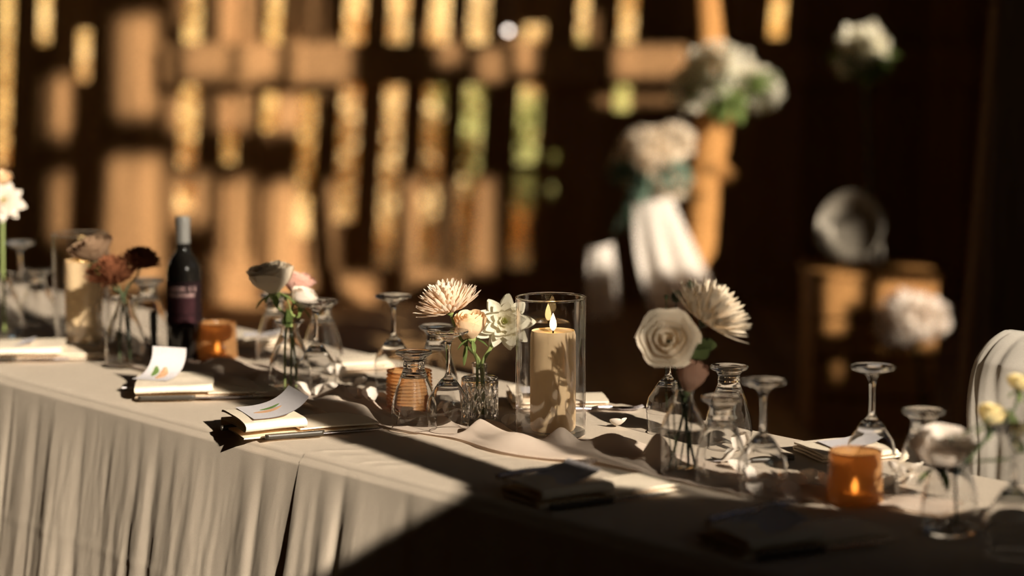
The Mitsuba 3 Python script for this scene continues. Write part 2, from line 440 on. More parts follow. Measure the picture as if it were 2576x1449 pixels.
for i, (px, y, r, h, mat, lab) in enumerate([
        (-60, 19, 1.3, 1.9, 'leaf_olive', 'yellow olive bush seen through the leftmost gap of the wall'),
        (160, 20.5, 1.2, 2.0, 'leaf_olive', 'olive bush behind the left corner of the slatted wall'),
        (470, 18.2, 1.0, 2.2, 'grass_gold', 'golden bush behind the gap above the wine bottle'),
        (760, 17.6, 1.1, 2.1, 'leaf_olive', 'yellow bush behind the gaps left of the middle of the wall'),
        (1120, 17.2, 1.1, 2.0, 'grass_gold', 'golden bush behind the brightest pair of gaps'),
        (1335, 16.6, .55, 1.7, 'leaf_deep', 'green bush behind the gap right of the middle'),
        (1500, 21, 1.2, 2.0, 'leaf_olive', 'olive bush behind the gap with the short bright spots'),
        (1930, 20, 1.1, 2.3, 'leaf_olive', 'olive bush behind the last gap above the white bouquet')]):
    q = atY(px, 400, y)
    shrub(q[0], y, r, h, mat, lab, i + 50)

# ------------------------------------------------------------------ table: frame along the near edge
O = np.array([0.341, 3.2613, .76])
DU = np.array([-.636, .7717, 0])       # along the table, away from the viewer
CV = np.array([.7717, .636, 0])        # across the table, away from the near edge
WID = .745


def tab(u, v, z=0.0):
    return O + DU * u + CV * v + [0, 0, z]


def uv_of(p):
    q = np.asarray(p, float) - O
    return float(q @ DU), float(q @ CV)


FOLD_X = np.arange(-3, 6, .004)


def fold_profile(u, seed, f1=7.5, f2=17.0):
    a = meshkit.noise(np.stack([u * f1, u * 0 + seed, u * 0], -1), 3)
    b = meshkit.noise(np.stack([u * f2, u * 0 + seed, u * 0 + 9], -1), 4)
    c = meshkit.noise(np.stack([u * 38.0, u * 0 + seed, u * 0 + 4], -1), 5)
    return .75 * a + .55 * np.abs(b - .5) * 2 + .18 * c - .5


def tablecloth(name, u0, u1, lift, seed, label, bunch=None):
    nu = int((u1 - u0) / .0055)
    us = np.linspace(u0, u1, nu)
    drop = .74
    sk = drop * np.linspace(0, 1, 90)[1:] ** 1.12
    tv = np.linspace(.012, WID - .012, 70)
    ang = np.linspace(0, np.pi / 2, 6)
    rows = []

    def skirt(sgn, s, sd):
        base = fold_profile(us + .035 * np.sin(us * 3 + sd) * s, sd)
        grow = (1 - np.exp(-s / .16))
        off = (.0155 if sgn < 0 else .008) * grow * base + (.15 if sgn < 0 else .02) * s + .006
        off += .0016 * grow * (meshkit.fbm(np.stack([us * 60, us * 0 + s * 9, us * 0 + sd], -1), 3) - .5) * 2
        off += .0009 * np.exp(-((s - .268) / .006) ** 2)
        if bunch is not None:
            for c0, w, a in bunch:
                off += a * grow * np.exp(-((us - c0 - .02 * s) / w) ** 2)
        return off

    for s in sk[::-1]:
        rows.append((WID + skirt(1, s, seed + 5), np.full(nu, -.012 - s)))
    for a in ang[::-1]:
        rows.append((np.full(nu, WID - .012 + .016 * math.sin(a)), np.full(nu, -.012 + .012 * math.cos(a))))
    for v in tv[::-1][1:-1]:
        z = .0012 * (meshkit.fbm(np.stack([us * 5 + v * 3, us * 0 + v * 26, us * 0 + seed], -1), 3) - .5) * 2
        if bunch is not None:
            for c0, w, a in bunch:
                z = z + .30 * abs(a) * np.exp(-((us - c0 + .5 * v) / (w * .5)) ** 2) * np.exp(-v / .16)
        rows.append((np.full(nu, v), z))
    for a in ang:
        rows.append((np.full(nu, .012 - .016 * math.sin(a)), np.full(nu, -.012 + .012 * math.cos(a))))
    for s in sk:
        rows.append((-.004 - skirt(-1, s, seed), np.full(nu, -.012 - s)))
    P = np.array([[O + DU * u + CV * a + [0, 0, b + lift] for u, a, b in zip(us, v, z)] for v, z in rows])
    return tag(add(name, grid(P), 'sand_cloth', True), label, 'tablecloth')


tablecloth('tablecloth', 1.06, 4.4, -.001, 2.0, 'sand coloured tablecloth on the farther left half of the long table')
tablecloth('tablecloth', -.30, 1.10, .002, 31.0, 'sand coloured tablecloth on the nearer right half of the long table, bunched where it overlaps',
           bunch=[(1.088, .020, .006), (1.03, .03, .004), (.965, .012, -.007), (.92, .03, .006)])
LZ = .0035    # things stand on the cloth
ZT = .76 + LZ


def on(px, py, z=ZT):
    return at(px, py, z)


# ------------------------------------------------------------------ glasses, standing upside down on their rims
def inward(prof, th, z1, z_end):
    """The inside of a cup wall: the outside moved in by th up to height z1, then closed as a dome at z_end on the axis."""
    tan = np.gradient(prof, axis=0)
    nrm = np.stack([-tan[:, 1], tan[:, 0]], 1) / np.linalg.norm(tan, axis=1, keepdims=True)
    q = (prof + nrm * th)[prof[:, 1] < z1]
    q[0, 1] = prof[0, 1]
    r, z = q[-1]
    a = np.linspace(0, np.pi / 2, 9)[1:]
    dome = np.stack([r * np.cos(a), z + (z_end - z) * np.sin(a)], 1)
    dome[-1, 0] = 0
    return np.vstack([q, dome])


WINE_SOLID = smooth_profile([(.0396, .036), (.0394, .046), (.0364, .060), (.0288, .0725), (.0225, .0825), (.0145, .0935), (.0068, .101), (.0046, .110), (.0042, .130), (.0046, .150), (.0066, .162), (.0125, .1705), (.024, .1755), (.0355, .1795), (.0374, .1818), (.0364, .1842)])
WINE_IN = inward(WINE_SOLID, .0018, .0800, .0905)


def solid_of(outer, inner, top_z):
    """Closed ring of glass: the outer profile up to the foot, closed over the foot's top, and the inside of the cup."""
    p = np.vstack([inner[::-1], outer, [[.018, top_z - .0006], [0, top_z - .0014]]])
    return lathe(p, 72)


WINE_TOP = solid_of(WINE_SOLID, WINE_IN, .1848)
WINE_BOWL = lathe(smooth_profile([(.0345, .0006), (.0366, .012), (.0384, .026), (.0388, .0365)]), 96)
WINE_RIM = torus(.0345, .0011, .0011, 96)
GOB_SOLID = smooth_profile([(.0421, .028), (.0410, .040), (.0386, .053), (.0340, .069), (.0295, .083), (.0240, .098), (.0202, .108), (.0190, .114), (.0196, .118), (.0188, .122), (.0205, .128), (.0255, .133), (.0305, .1355), (.0332, .138), (.0336, .1405), (.0325, .1422)], 6)
GOB_IN = inward(GOB_SOLID, .0020, .094, .1015)
GOB_TOP = solid_of(GOB_SOLID, GOB_IN, .1425)
GOB_BOWL = lathe(smooth_profile([(.0405, .0006), (.0416, .012), (.0412, .0285)]), 96)
GOB_RIM = torus(.0405, .0011, .0011, 96)


def wine_glass(px, py, label, group=None, z=ZT, s=1.0):
    t = thing('wine_glass', label, 'wine glass', group)
    p = on(px, py, z)
    for nm, m, b in (('bowl', WINE_BOWL, 'thin_glass'), ('stem', WINE_TOP, 'glass'), ('rim', WINE_RIM, 'glass')):
        add(nm, placed(m, p), b, 40 if nm == 'stem' else True, t)


def goblet(px, py, label, group=None, z=ZT):
    t = thing('water_goblet', label, 'glass', group)
    p = on(px, py, z)
    for nm, m, b in (('bowl', GOB_BOWL, 'thin_glass'), ('foot', GOB_TOP, 'glass'), ('rim', GOB_RIM, 'glass')):
        add(nm, placed(m, p), b, 40 if nm == 'foot' else True, t)


goblet(1042, 1078, 'clear short stemmed goblet upside down, nearest on the left of the three flower vase')
wine_glass(1128, 1085, 'clear stemmed wine glass upside down in front of the diamond cut bud vase')
wine_glass(991, 972, 'wine glass upside down behind the ribbed amber jar, beneath the blush chrysanthemum')
goblet(1098, 1000, 'goblet upside down behind the wine glass and the blush chrysanthemum stem')
wine_glass(1680, 1085, 'upside down wine glass whose foot is hidden by the shaded round flower')
goblet(1832, 1122, 'bright goblet upside down beside the wine glass stem, below the large chrysanthemum')
goblet(1813, 1215, 'blurred goblet upside down directly right of the clear vase of dark stems')
wine_glass(1917, 1245, 'blurred wine glass upside down over white petals, left of the amber votive')
wine_glass(2190, 1200, 'wine glass upside down rising behind the nearer amber votive')
goblet(2318, 1255, 'goblet upside down with sparkling foot right of the nearer amber votive')
wine_glass(2545, 1395, 'dark wine glass upside down cut by the right edge of the picture')
wine_glass(797, 990, 'wine glass upside down right of the pale rose vase')
goblet(694, 905, 'goblet upside down farther back behind the pale roses')
goblet(812, 925, 'goblet upside down behind the wine glass near the pale roses')
goblet(375, 860, 'goblet upside down between the rust coloured flowers and the wine bottle')
wine_glass(55, 800, 'wine glass upside down at the far left, below the bright white flower')
goblet(98, 830, 'goblet upside down left of the farther candle vase')

# ------------------------------------------------------------------ candles
VASE_WALL = lathe([(.0622, .004), (.0625, .010), (.0625, .2475)], 96)
VASE_IN = lathe([(.0592, .012), (.0592, .2475)], 96)
VASE_RIM = torus(.0610, .0019, .2478, 96, 10)
VASE_BASE = lathe([(0, .0005), (.058, .0005), (.0618, .003), (.0618, .008), (.058, .010), (0, .010)], 96)
FLAME = lathe(smooth_profile([(0, 0), (.0042, .004), (.0062, .010), (.0058, .016), (.0034, .024), (.0012, .030), (0, .0325)], 4), 24)


def candle_vase(px, py, label, lit):
    t = thing('hurricane_vase', label[0], 'glass vase')
    p = on(px, py)
    for nm, m, b in (('wall', VASE_WALL, 'thin_glass'), ('inner_wall', VASE_IN, 'thin_glass'), ('rim', VASE_RIM, 'glass'), ('base', VASE_BASE, 'glass')):
        add(nm, placed(m, p), b, True, t)
    c = thing('pillar_candle', label[1], 'candle')
    q = p + [.004, -.003, .0105]
    add('body', placed(lathe(smooth_profile([(0, 0), (.038, 0), (.0398, .0015), (.0402, .09), (.0395, .176), (.0392, .1785), (.0375, .179)], 4), 72), q), 'wax', 40, c)
    add('hollow_top', placed(lathe([(.0375, .1790), (.036, .1765), (.02, .1745), (0, .174)], 64), q), 'wax', 40, c)
    add('wick', placed(tube([(0, 0, .172), (0, 0, .1785)], .0016, 8), q), 'wick', False, c)
    k = add('flame', placed(FLAME, q + [0, 0, .178]), None, True, c, 'small glowing flame')
    scene[k]['emitter'] = {'type': 'area', 'radiance': rgb(*[x * lit for x in (1.0, .62, .24)])}
    return p


candle_vase(1385, 1094, ('tall clear cylinder vase around the nearer candle', 'ivory pillar candle with a small flame inside the nearer cylinder vase'), FLAME_L)
candle_vase(209, 868, ('tall clear cylinder vase around the farther candle on the left', 'ivory pillar candle inside the farther cylinder vase on the left'), FLAME_L)


def votive(px, py, label, ribs, R=.0415, H=.078, hammered=False):
    t = thing('amber_votive', label, 'votive holder')
    p = on(px, py)
    if ribs:
        prof = [(R * .80, .001), (R * .92, .004)] + [(R * (.97 + .035 * math.sin(i * math.pi)) + .0012 * math.cos(i * 2.1), .008 + (H - .010) * i / 30) for i in range(31)]
        z = np.linspace(.006, H, 90)
        prof = np.vstack([[[0, .001], [R * .85, .001]], np.stack([R * (.96 + .04 * np.sin(z / H * np.pi)) + .0016 * np.cos(z / H * 2 * np.pi * 11), z], 1)])
        body = lathe(prof, 72)
    else:
        z = np.linspace(.004, H, 60)
        prof = np.vstack([[[0, .001], [R * .9, .001]], np.stack([R * (1.03 - .10 * (z / H)), z], 1)])
        body = lathe(prof, 120, lambda ph, z: 1 + .016 * np.cos(ph * 16 + 3 * np.sin(z * 300)) * np.cos(z * 330) + 0 * z)
    add('cup', placed(body, p), 'amber_glass', True, t)
    add('rim', placed(torus(R * (.96 if ribs else .93), .0016, H, 72), p), 'amber_glass', True, t)
    if ribs:
        return
    c = thing('tealight', 'small burning tealight inside the ' + label, 'tealight')
    add('body', placed(lathe([(0, .003), (.018, .003), (.018, .014), (.0165, .014), (.0160, .0125), (0, .0125)], 40), p), 'wax', 40, c)
    k = add('flame', placed(FLAME.copy().apply_scale(.8), p + [0, 0, .0135]), None, True, c)
    scene[k]['emitter'] = {'type': 'area', 'radiance': rgb(*[x * FLAME_L * .5 for x in (1.0, .55, .18)])}


votive(548, 903, 'hammered amber glass votive beside the wine bottle', False)
votive(2150, 1262, 'textured amber glass votive at the front right of the table', False, .0430, .080)
votive(1030, 1030, 'ribbed amber glass jar behind the nearest goblet', True, .0430, .074)
# ------------------------------------------------------------------ wine bottle and pen
bt = thing('wine_bottle', 'dark wine bottle with a grey capsule and a black label', 'bottle')
bp = on(466, 900)
add('body', placed(lathe(smooth_profile([(0, .004), (.030, .0005), (.0365, .003), (.0375, .010), (.0375, .178), (.0365, .194), (.028, .214), (.0185, .228), (.0150, .240), (.0145, .262)], 5), 72), bp), 'bottle_glass', True, bt)
add('capsule', placed(lathe(smooth_profile([(.0147, .246), (.0150, .285), (.0156, .287), (.0158, .302), (.0150, .305), (0, .3055)], 3), 48), bp), 'bottle_capsule', 40, bt, 'grey capsule')


def wrap(m, R, ang0=-math.pi / 2):
    """Bends a flat mesh (x along, y up, z out) around a cylinder, facing -y."""
    v = m.vertices.copy()
    a = ang0 + v[:, 0] / R
    r = R + v[:, 2]
    m.vertices = np.stack([r * np.cos(a), r * np.sin(a), v[:, 1]], 1)
    return m


lx, ly = np.meshgrid(np.linspace(-.052, .052, 40), np.linspace(.072, .168, 4), indexing='ij')
lb = add('label', placed(wrap(grid(np.stack([lx, ly, 0 * lx + .0004], -1)), .0377), bp), 'bottle_label', True, bt, 'black label with pinkish lettering')
rs = random.Random(8)
x = -.026
for w in (.0075, .0065, .007, .0075, None, .0035, None, .0035):     # the blurred, unreadable heading and lines
    if w is None:
        x += .007
        continue
    g = box(x, x + w, .1475, .1585, .0006, .001)
    h = box(x + w * .3, x + w * .7, .150, .1535, .0005, .0011)
    add('heading_mark', placed(wrap(cat([box(x, x + w * .28, .1475, .1585, .0006, .001), box(x + w * .72, x + w, .1475, .1585, .0006, .001), box(x, x + w, .1515, .1545, .0006, .001)]), .0377), bp), 'label_ink', False, lb)
    x += w + .0015
for i, zz in enumerate((.137, .128, .119, .110, .101, .090, .082)):
    x, marks = -.028, []
    while x < .026:
        w = rs.uniform(.003, .009)
        marks.append(box(x, min(x + w, .028), zz, zz + (.0052 if i == 0 else .0042), .0006, .001))
        x += w + .0018
    add('text_line', placed(wrap(cat(marks), .0377), bp), 'label_ink' if i == 0 else 'label_ink_dim', False, lb)
pt = thing('pen', 'black marker pen standing upright behind the curled card on the left', 'pen')
pp = on(388, 905)
add('barrel', placed(lathe(smooth_profile([(0, .0), (.0066, .0004), (.0070, .003), (.0070, .060), (.0066, .063)], 4), 24), pp), 'pen_black', 40, pt)
add('cap', placed(lathe(smooth_profile([(.0072, .060), (.0080, .062), (.0080, .098), (.0072, .102), (.004, .104), (0, .1045)], 4), 24), pp), 'pen_black', 40, pt)

# ------------------------------------------------------------------ napkins, cards, cutlery


def ribbon(path, th, y0, y1, n=14, wob=.0, seed=1):
    """A cloth band: the (b, z) path as a thick curve, swept from a=y0 to a=y1; returns points as (a, b, z)."""
    path = np.array(path)
    tan = np.gradient(path, axis=0)
    nrm = np.stack([-tan[:, 1], tan[:, 0]], 1)
    nrm /= np.linalg.norm(nrm, axis=1, keepdims=True) + 1e-12
    ring = np.vstack([path + nrm * th / 2, (path - nrm * th / 2)[::-1]])
    A = np.linspace(y0, y1, n)
    P = np.zeros((n, len(ring), 3))
    for i, a in enumerate(A):
        e = meshkit.noise(np.stack([ring[:, 0] * 25, ring[:, 1] * 40, ring[:, 0] * 0 + a * 12], -1), seed) - .5
        P[i, :, 0] = a + (wob * .5 * (meshkit.noise(np.stack([ring[:, 0] * 40, ring[:, 1] * 90, ring[:, 0] * 0], -1), seed + 1) - .5) if i in (0, n - 1) else 0)
        P[i, :, 1] = ring[:, 0] + wob * e
        P[i, :, 2] = np.maximum(ring[:, 1] + wob * .5 * e * np.minimum(1, ring[:, 1] / .006), .0004)
    m = grid(P, True)
    k = len(ring)
    h = k // 2
    i = np.arange(h - 1)
    cap0 = np.vstack([np.stack([i, k - 1 - i, i + 1], 1), np.stack([i + 1, k - 1 - i, k - 2 - i], 1)])
    cap1 = cap0[:, ::-1] + (n - 1) * k
    return trimesh.Trimesh(m.vertices, np.vstack([m.faces, cap0, cap1]), process=False)


def sfold(depth, layers, gap, r0=.0022):
    pts = []
    z = r0
    for k in range(layers):
        xs = np.linspace(.004, depth - .004, 12)
        if k % 2 == 1:
            xs = xs[::-1]
        bulge = .0012 * np.sin(np.linspace(0, np.pi, 12))
        pts += [(x, z + b) for x, b in zip(xs, bulge)]
        if k < layers - 1:
            cx = depth - .004 if k % 2 == 0 else .004
            sg_ = 1 if k % 2 == 0 else -1
            for a in np.linspace(-np.pi / 2, np.pi / 2, 8)[1:-1]:
                pts.append((cx + sg_ * gap * .62 * math.cos(a), z + gap / 2 + gap / 2 * math.sin(a)))
        z += gap
    return pts


class Setting:
    """Place setting: origin and direction of the napkin's front lower edge, taken on the table top; a runs along it, b away from the viewer."""

    def __init__(s, p0, p1):
        a = p1 - p0
        a[2] = 0
        s.len = np.linalg.norm(a)
        s.o, s.a = p0.copy(), a / s.len
        s.b = np.array([-s.a[1], s.a[0], 0])
        s.o[2] = ZT

    def M(s, mesh):
        v = mesh.vertices
        out = mesh.copy()
        out.vertices = s.o + v[:, :1] * s.a + v[:, 1:2] * s.b + v[:, 2:3] * [0, 0, 1]
        return out


def napkin(S, label, L1, L2, depth=.125, layers=4, gap=.0062, seed=1):
    t = thing('napkin', label, 'napkin')
    add('folded_roll', S.M(ribbon(sfold(depth, layers, gap), .0036, 0, L1, 16, .007, seed)), 'cream_linen', 50, t)
    if L2 > L1:
        add('tail', S.M(ribbon([(q[0] + .002, q[1]) for q in sfold(depth - .012, 2, gap * .62)], .0030, L1 - .01, L2, 12, .003, seed + 5)), 'cream_linen', 50, t)
    return t


def card(S, label, a0, b0, w, h, z0, rise, turn=0.0, prints=True):
    """A card of width w (along b) and length h (along a) lying at z0 whose far end curls up by rise (an angle)."""
    n = 18
    ss = np.linspace(0, 1, n)
    th = rise * ss ** 2.0
    x = np.r_[0, np.cumsum(np.cos((th[1:] + th[:-1]) / 2))] * h / (n - 1)
    z = np.r_[0, np.cumsum(np.sin((th[1:] + th[:-1]) / 2))] * h / (n - 1)
    c, s_ = math.cos(turn), math.sin(turn)

    def surf(si, b, dz):
        xi, zi, ti = np.interp(si, ss, x), np.interp(si, ss, z), np.interp(si, ss, th)
        xx, zz = xi - dz * np.sin(ti), zi + dz * np.cos(ti)
        return np.stack([a0 + xx * c - b * s_, b0 + xx * s_ + b * c, z0 + zz], -1)

    bs = np.linspace(-w / 2, w / 2, 6)
    sv, bv = np.meshgrid(ss, bs, indexing='ij')
    top, bot = surf(sv, bv, .0003), surf(sv, bv, -.0003)
    t = tag(add('menu_card', S.M(cat([grid(top), grid(bot[:, ::-1])])), 'card_paper', True), label, 'menu card')
    if prints:
        def blob(cs, cb, rs_, rb, ang):
            ph = np.linspace(0, 2 * np.pi, 28, endpoint=False)
            r = 1 + .12 * np.sin(3 * ph + ang)
            uu, vv = rs_ * r * np.cos(ph), rb * r * np.sin(ph)
            q = surf(cs + (uu * math.cos(ang) - vv * math.sin(ang)) / h, cb + uu * math.sin(ang) + vv * math.cos(ang), .0006)
            ctr = surf(np.array([cs]), np.array([cb]), .0006)
            i = np.arange(28)
            return trimesh.Trimesh(np.vstack([q, ctr]), np.stack([i, (i + 1) % 28, i * 0 + 28], 1), process=False)
        add('peach_print', S.M(blob(.38, -.006, .027, .0095, .12)), 'print_peach', True, t, 'peach coloured printed shape')
        add('green_print', S.M(blob(.46, .014, .020, .0070, .22)), 'print_green', True, t, 'green printed leaf')
    return t


def knife(S, label, a0, b0, L=.1, blade=.11, z=.001, group=None, ang=0.0):
    t = thing('table_knife', label, 'knife', group)
    from shapely import affinity
    h = sg.LineString([(0, 0), (L, 0)]).buffer(.0062, quad_segs=8)
    hm = trimesh.creation.extrude_polygon(h, .008, engine='earcut')
    prof = sg.Polygon([(L - .002, -.003), (L + .012, -.0045), (L + blade * .75, -.0085), (L + blade, -.002), (L + blade, .002), (L + blade * .7, .006), (L + .01, .0035), (L - .002, .003)]).buffer(.0015)
    bm = trimesh.creation.extrude_polygon(prof, .0014, engine='earcut')
    hm = trimesh.convex.convex_hull(np.vstack([moved(hm, (0, 0, 0)).vertices * [1, .82, 1], (moved(hm, (0, 0, 0)).vertices - [L / 2, 0, .004]) * [.985, 1, .5] + [L / 2, 0, .004]]))
    R = trimesh.transformations.rotation_matrix(ang, [0, 0, 1])
    for nm, m, b, dz in (('handle', hm, 'knife_handle', 0), ('blade', bm, 'steel', .003)):
        m = m.copy()
        m.apply_transform(R)
        m.apply_translation((a0, b0, z + dz))
        add(nm, S.M(m), b, 35, t, 'black handle' if nm == 'handle' else None)


def fork(S, label, a0, b0, z=.001, ang=0.0, handle='steel', pitch=0.0):
    t = thing('fork', label, 'fork')
    R = trimesh.transformations.rotation_matrix(ang, [0, 0, 1]) @ trimesh.transformations.rotation_matrix(-pitch, [0, 1, 0])

    def bar(pts, w):
        pts = np.array(pts)
        return tube(pts, w, 8)
    parts = [('handle', tube(curve([(0, 0, .003), (.05, 0, .0045), (.105, 0, .003)], 10), np.array([.0048] * 3 + [.005] * 4 + [.004] * 3), 10), handle),
             ('neck', tube(curve([(.10, 0, .003), (.125, 0, .006), (.145, 0, .0055)], 8), np.linspace(.0028, .004, 8), 8), 'steel')]
    parts.append(('palm', trimesh.convex.convex_hull(np.array([(.14, -.005, .005), (.14, .005, .005), (.152, -.012, .003), (.152, .012, .003), (.163, -.012, .002), (.163, .012, .002), (.152, -.012, .005), (.152, .012, .005), (.163, -.012, .004), (.163, .012, .004), (.14, 0, .0075)])), 'steel'))
    for y in (-.0105, -.0035, .0035, .0105):
        parts.append(('tine', tube(curve([(.160, y, .0032), (.185, y, .0028), (.205, y * .95, .0075)], 8), np.linspace(.0020, .0011, 8), 6), 'steel'))
    for nm, m, b in parts:
        m = m.copy()
        m.apply_transform(R)
        m.apply_translation((a0, b0, z))
        add(nm, S.M(m), b, 40, t)


S2 = Setting(on(616, 1107), on(985, 1078))
napkin(S2, 'folded cream napkin under the curled card with the green and peach print', .115, .255, .145, 3, 0.0136, 3)
card(S2, 'pale curled menu card with a green and peach print on the nearest sunlit napkin', .022, .072, .132, .112, .0345, 1.0, -.04)
knife(S2, 'black handled knife before the nearest sunlit napkin', .038, -.018, .098, .115, .002)
fork(S2, 'dark handled fork half under the nearest sunlit napkin', -.012, .105, .001, .05, 'knife_handle')
S1 = Setting(on(340, 1006), on(690, 999))
napkin(S1, 'folded cream napkin left of the nearest sunlit one, under the steeply curled card', .15, .27, .16, 3, 0.0115, 7)
card(S1, 'steeply curled blank menu card standing up on the second sunlit napkin', .025, .060, .075, .115, .0285, 1.7, 1.1)
knife(S1, 'black handled knife before the second sunlit napkin', .012, -.016, .098, .115, .002)
fork(S1, 'steel fork poking out left of the second sunlit napkin', -.03, .115, .001, .02)
S0 = Setting(on(-60, 908), on(258, 903))
napkin(S0, 'folded cream napkin at the far left edge of the picture', .18, .29, .135, 3, 0.0115, 11)
card(S0, 'flat menu card on the napkin at the far left', .02, .06, .08, .10, .0262, .3, .0)
knife(S0, 'black handled knife before the napkin at the far left edge', -.03, -.016, .11, .115, .002)
S3 = Setting(on(1362, 1282), on(1720, 1236))
napkin(S3, 'folded napkin half in the shade in front of the clear vase of dark stems', .13, .26, .125, 3, 0.0121, 13)
card(S3, 'dark menu card on the half shaded napkin', .005, .07, .10, .12, .0275, .5, .0, False)
knife(S3, 'black handled knife before the half shaded napkin', .01, -.018, .105, .115, .002)
fork(S3, 'steel fork lying across the half shaded napkin', -.02, .10, .033, .20, 'steel', -.02)
S4 = Setting(on(1880, 1408), on(2290, 1352))
napkin(S4, 'folded napkin in deep shade at the lower right', .13, .26, .125, 3, 0.0121, 17)
card(S4, 'menu card in deep shade on the napkin at the lower right', .005, .07, .10, .12, .0275, .4, .0, False)
knife(S4, 'black handled knife in deep shade at the lower right', .01, -.018, .105, .115, .002)
fork(S4, 'fork in deep shade reaching towards the nearer amber votive', .0, .10, .033, .32, 'steel', -.02)
# the far side of the table: mirrored settings seen from the inner end
S5 = Setting(on(1290, 1030), on(1556, 1025))
napkin(S5, 'folded cream napkin on the far side, behind the nearer candle vase', .02, .185, .12, 3, 0.0124, 19)
card(S5, 'pale menu card on the napkin behind the nearer candle vase', .02, .05, .07, .09, .0285, .2, .0, False)
fork(S5, 'steel fork before the napkin behind the nearer candle vase', .04, -.03, .001, .0)
S6 = Setting(on(2070, 1165), on(2290, 1150))
napkin(S6, 'folded cream napkin on the far side behind the nearer amber votive', .14, .15, .12, 3, .006, 23)
card(S6, 'pale menu card leaning on the napkin behind the nearer amber votive', .03, .055, .07, .10, .0195, .5, .0, False)
knife(S6, 'black handled knife left of the napkin behind the nearer amber votive', -.045, .03, .07, .09, .002, None, math.pi * .93)
S7 = Setting(on(600, 872), on(745, 870))
napkin(S7, 'folded cream napkin on the far side behind the farther amber votive', .11, .12, .10, 3, .006, 29)
card(S7, 'bright menu card on the napkin behind the farther amber votive', .01, .05, .06, .09, .0195, .25, .0, False)
S8 = Setting(on(862, 930), on(1000, 925))
napkin(S8, 'folded cream napkin on the far side, right of the pale rose vase', .10, .11, .09, 3, .006, 37)

# ------------------------------------------------------------------ chiffon runner
RUN = [(330, 880), (470, 930), (580, 945), (690, 985), (800, 1010), (900, 1040), (1010, 1062), (1130, 1085), (1230, 1100), (1340, 1124), (1440, 1135), (1545, 1145), (1650, 1168), (1740, 1190), (1860, 1215), (2000, 1240), (2180, 1260), (2400, 1290)]
rc = curve([on(*q) for q in RUN], 420)[:, :2]
FOOT = [(on(1042, 1078), .050), (on(1128, 1085), .044), (on(1207, 1065), .040), (on(1385, 1094), .066), (on(1030, 1030), .05), (on(1718, 1195), .05), (on(1813, 1215), .05), (on(1917, 1245), .045),
        (on(1680, 1085), .044), (on(548, 903), .05), (on(728, 985), .048), (on(797, 990), .042), (on(466, 900), .045), (on(2150, 1262), .052), (on(1832, 1122), .05)]
tn = np.gradient(rc, axis=0)
tn /= np.linalg.norm(tn, axis=1, keepdims=True)
nr = np.stack([-tn[:, 1], tn[:, 0]], 1)
sl = np.r_[0, np.cumsum(np.linalg.norm(np.diff(rc, axis=0), axis=1))]
nv = 46
ww = np.linspace(-1, 1, nv)
half = .066 + .020 * np.sin(sl * 5.0) + .012 * np.sin(sl * 13 + 1)
XY = rc[:, None] + nr[:, None] * (half[:, None] * ww[None, :])[..., None] * 1.0
SLg, WWg = np.meshgrid(sl, ww, indexing='ij')
q3 = np.stack([SLg * 5.0, WWg * 1.1 + SLg * 1.5, SLg * 0], -1)
hgt = .030 * np.clip(meshkit.fbm(q3, 2, 5) - .36, 0, 1) * 2.0 + .006 * np.abs(np.sin(WWg * 4 + SLg * 6 + 1.5 * meshkit.noise(q3, 8)))
peaks = [(1412, 1122, .026, .028), (1545, 1135, .026, .055), (1655, 1168, .046, .030), (1290, 1128, .009, .05), (1190, 1092, .010, .05), (860, 1018, .022, .035), (930, 1030, .026, .03), (1740, 1200, .02, .04)]
for px, py, a, r in peaks:
    c0 = on(px, py)[:2]
    hgt += a * np.exp(-((XY - c0) ** 2).sum(-1) / (2 * (r * .6) ** 2))
for c0, r in FOOT:
    dd = np.linalg.norm(XY - c0[:2], axis=-1)
    hgt *= np.clip((dd - r * .9) / .03, 0.02, 1)
hgt *= (1 - .75 * np.abs(WWg) ** 6)
P = np.dstack([XY, ZT + .0012 + hgt])
tag(add('chiffon_runner', grid(P), 'chiffon', True), 'rumpled sheer taupe chiffon runner winding along the middle of the table', 'table runner')
# ------------------------------------------------------------------ flowers


def petal(L, W, tip=.5, curl=0.0, cup=.25, n=9, m=5, ruffle=0.0, base=.25, seed=0, p=1.0):
    """A petal along +y from the origin, its upper side +z. curl bends it up along its length (radians), cup raises its sides."""
    t = 1 - (1 - np.linspace(0, 1, n)) ** 1.7
    prof = (base + (1 - base) * np.sin(np.clip(t / .72, 0, 1) * np.pi / 2) ** p) * np.where(t < .62, 1, np.sqrt(np.clip(1 - ((t - .62) / .38) ** 2 * (1 - tip * .06), 0, 1)) * (1 - tip) + tip * np.clip((1 - t) / .38, 0, 1) ** .8)
    prof = np.maximum(prof, .03)
    th = curl * t
    y = np.r_[0, np.cumsum(np.cos((th[1:] + th[:-1]) / 2) * np.diff(t))] * L
    z = np.r_[0, np.cumsum(np.sin((th[1:] + th[:-1]) / 2) * np.diff(t))] * L
    s = np.linspace(-1, 1, m)
    X = prof[:, None] * s[None, :] * W / 2
    lift = cup * np.abs(s[None, :]) ** 1.8 * prof[:, None] * W / 2
    if ruffle:
        lift = lift + ruffle * W * np.sin(s[None, :] * 7 + seed) * t[:, None] ** 2
    Y = y[:, None] - lift * np.sin(th)[:, None]
    Z = z[:, None] + lift * np.cos(th)[:, None]
    return grid(np.stack([X, Y, Z], -1))


def rotx(m, a):
    m.apply_transform(trimesh.transformations.rotation_matrix(a, [1, 0, 0]))
    return m


def rotz(m, a):
    m.apply_transform(trimesh.transformations.rotation_matrix(a, [0, 0, 1]))
    return m


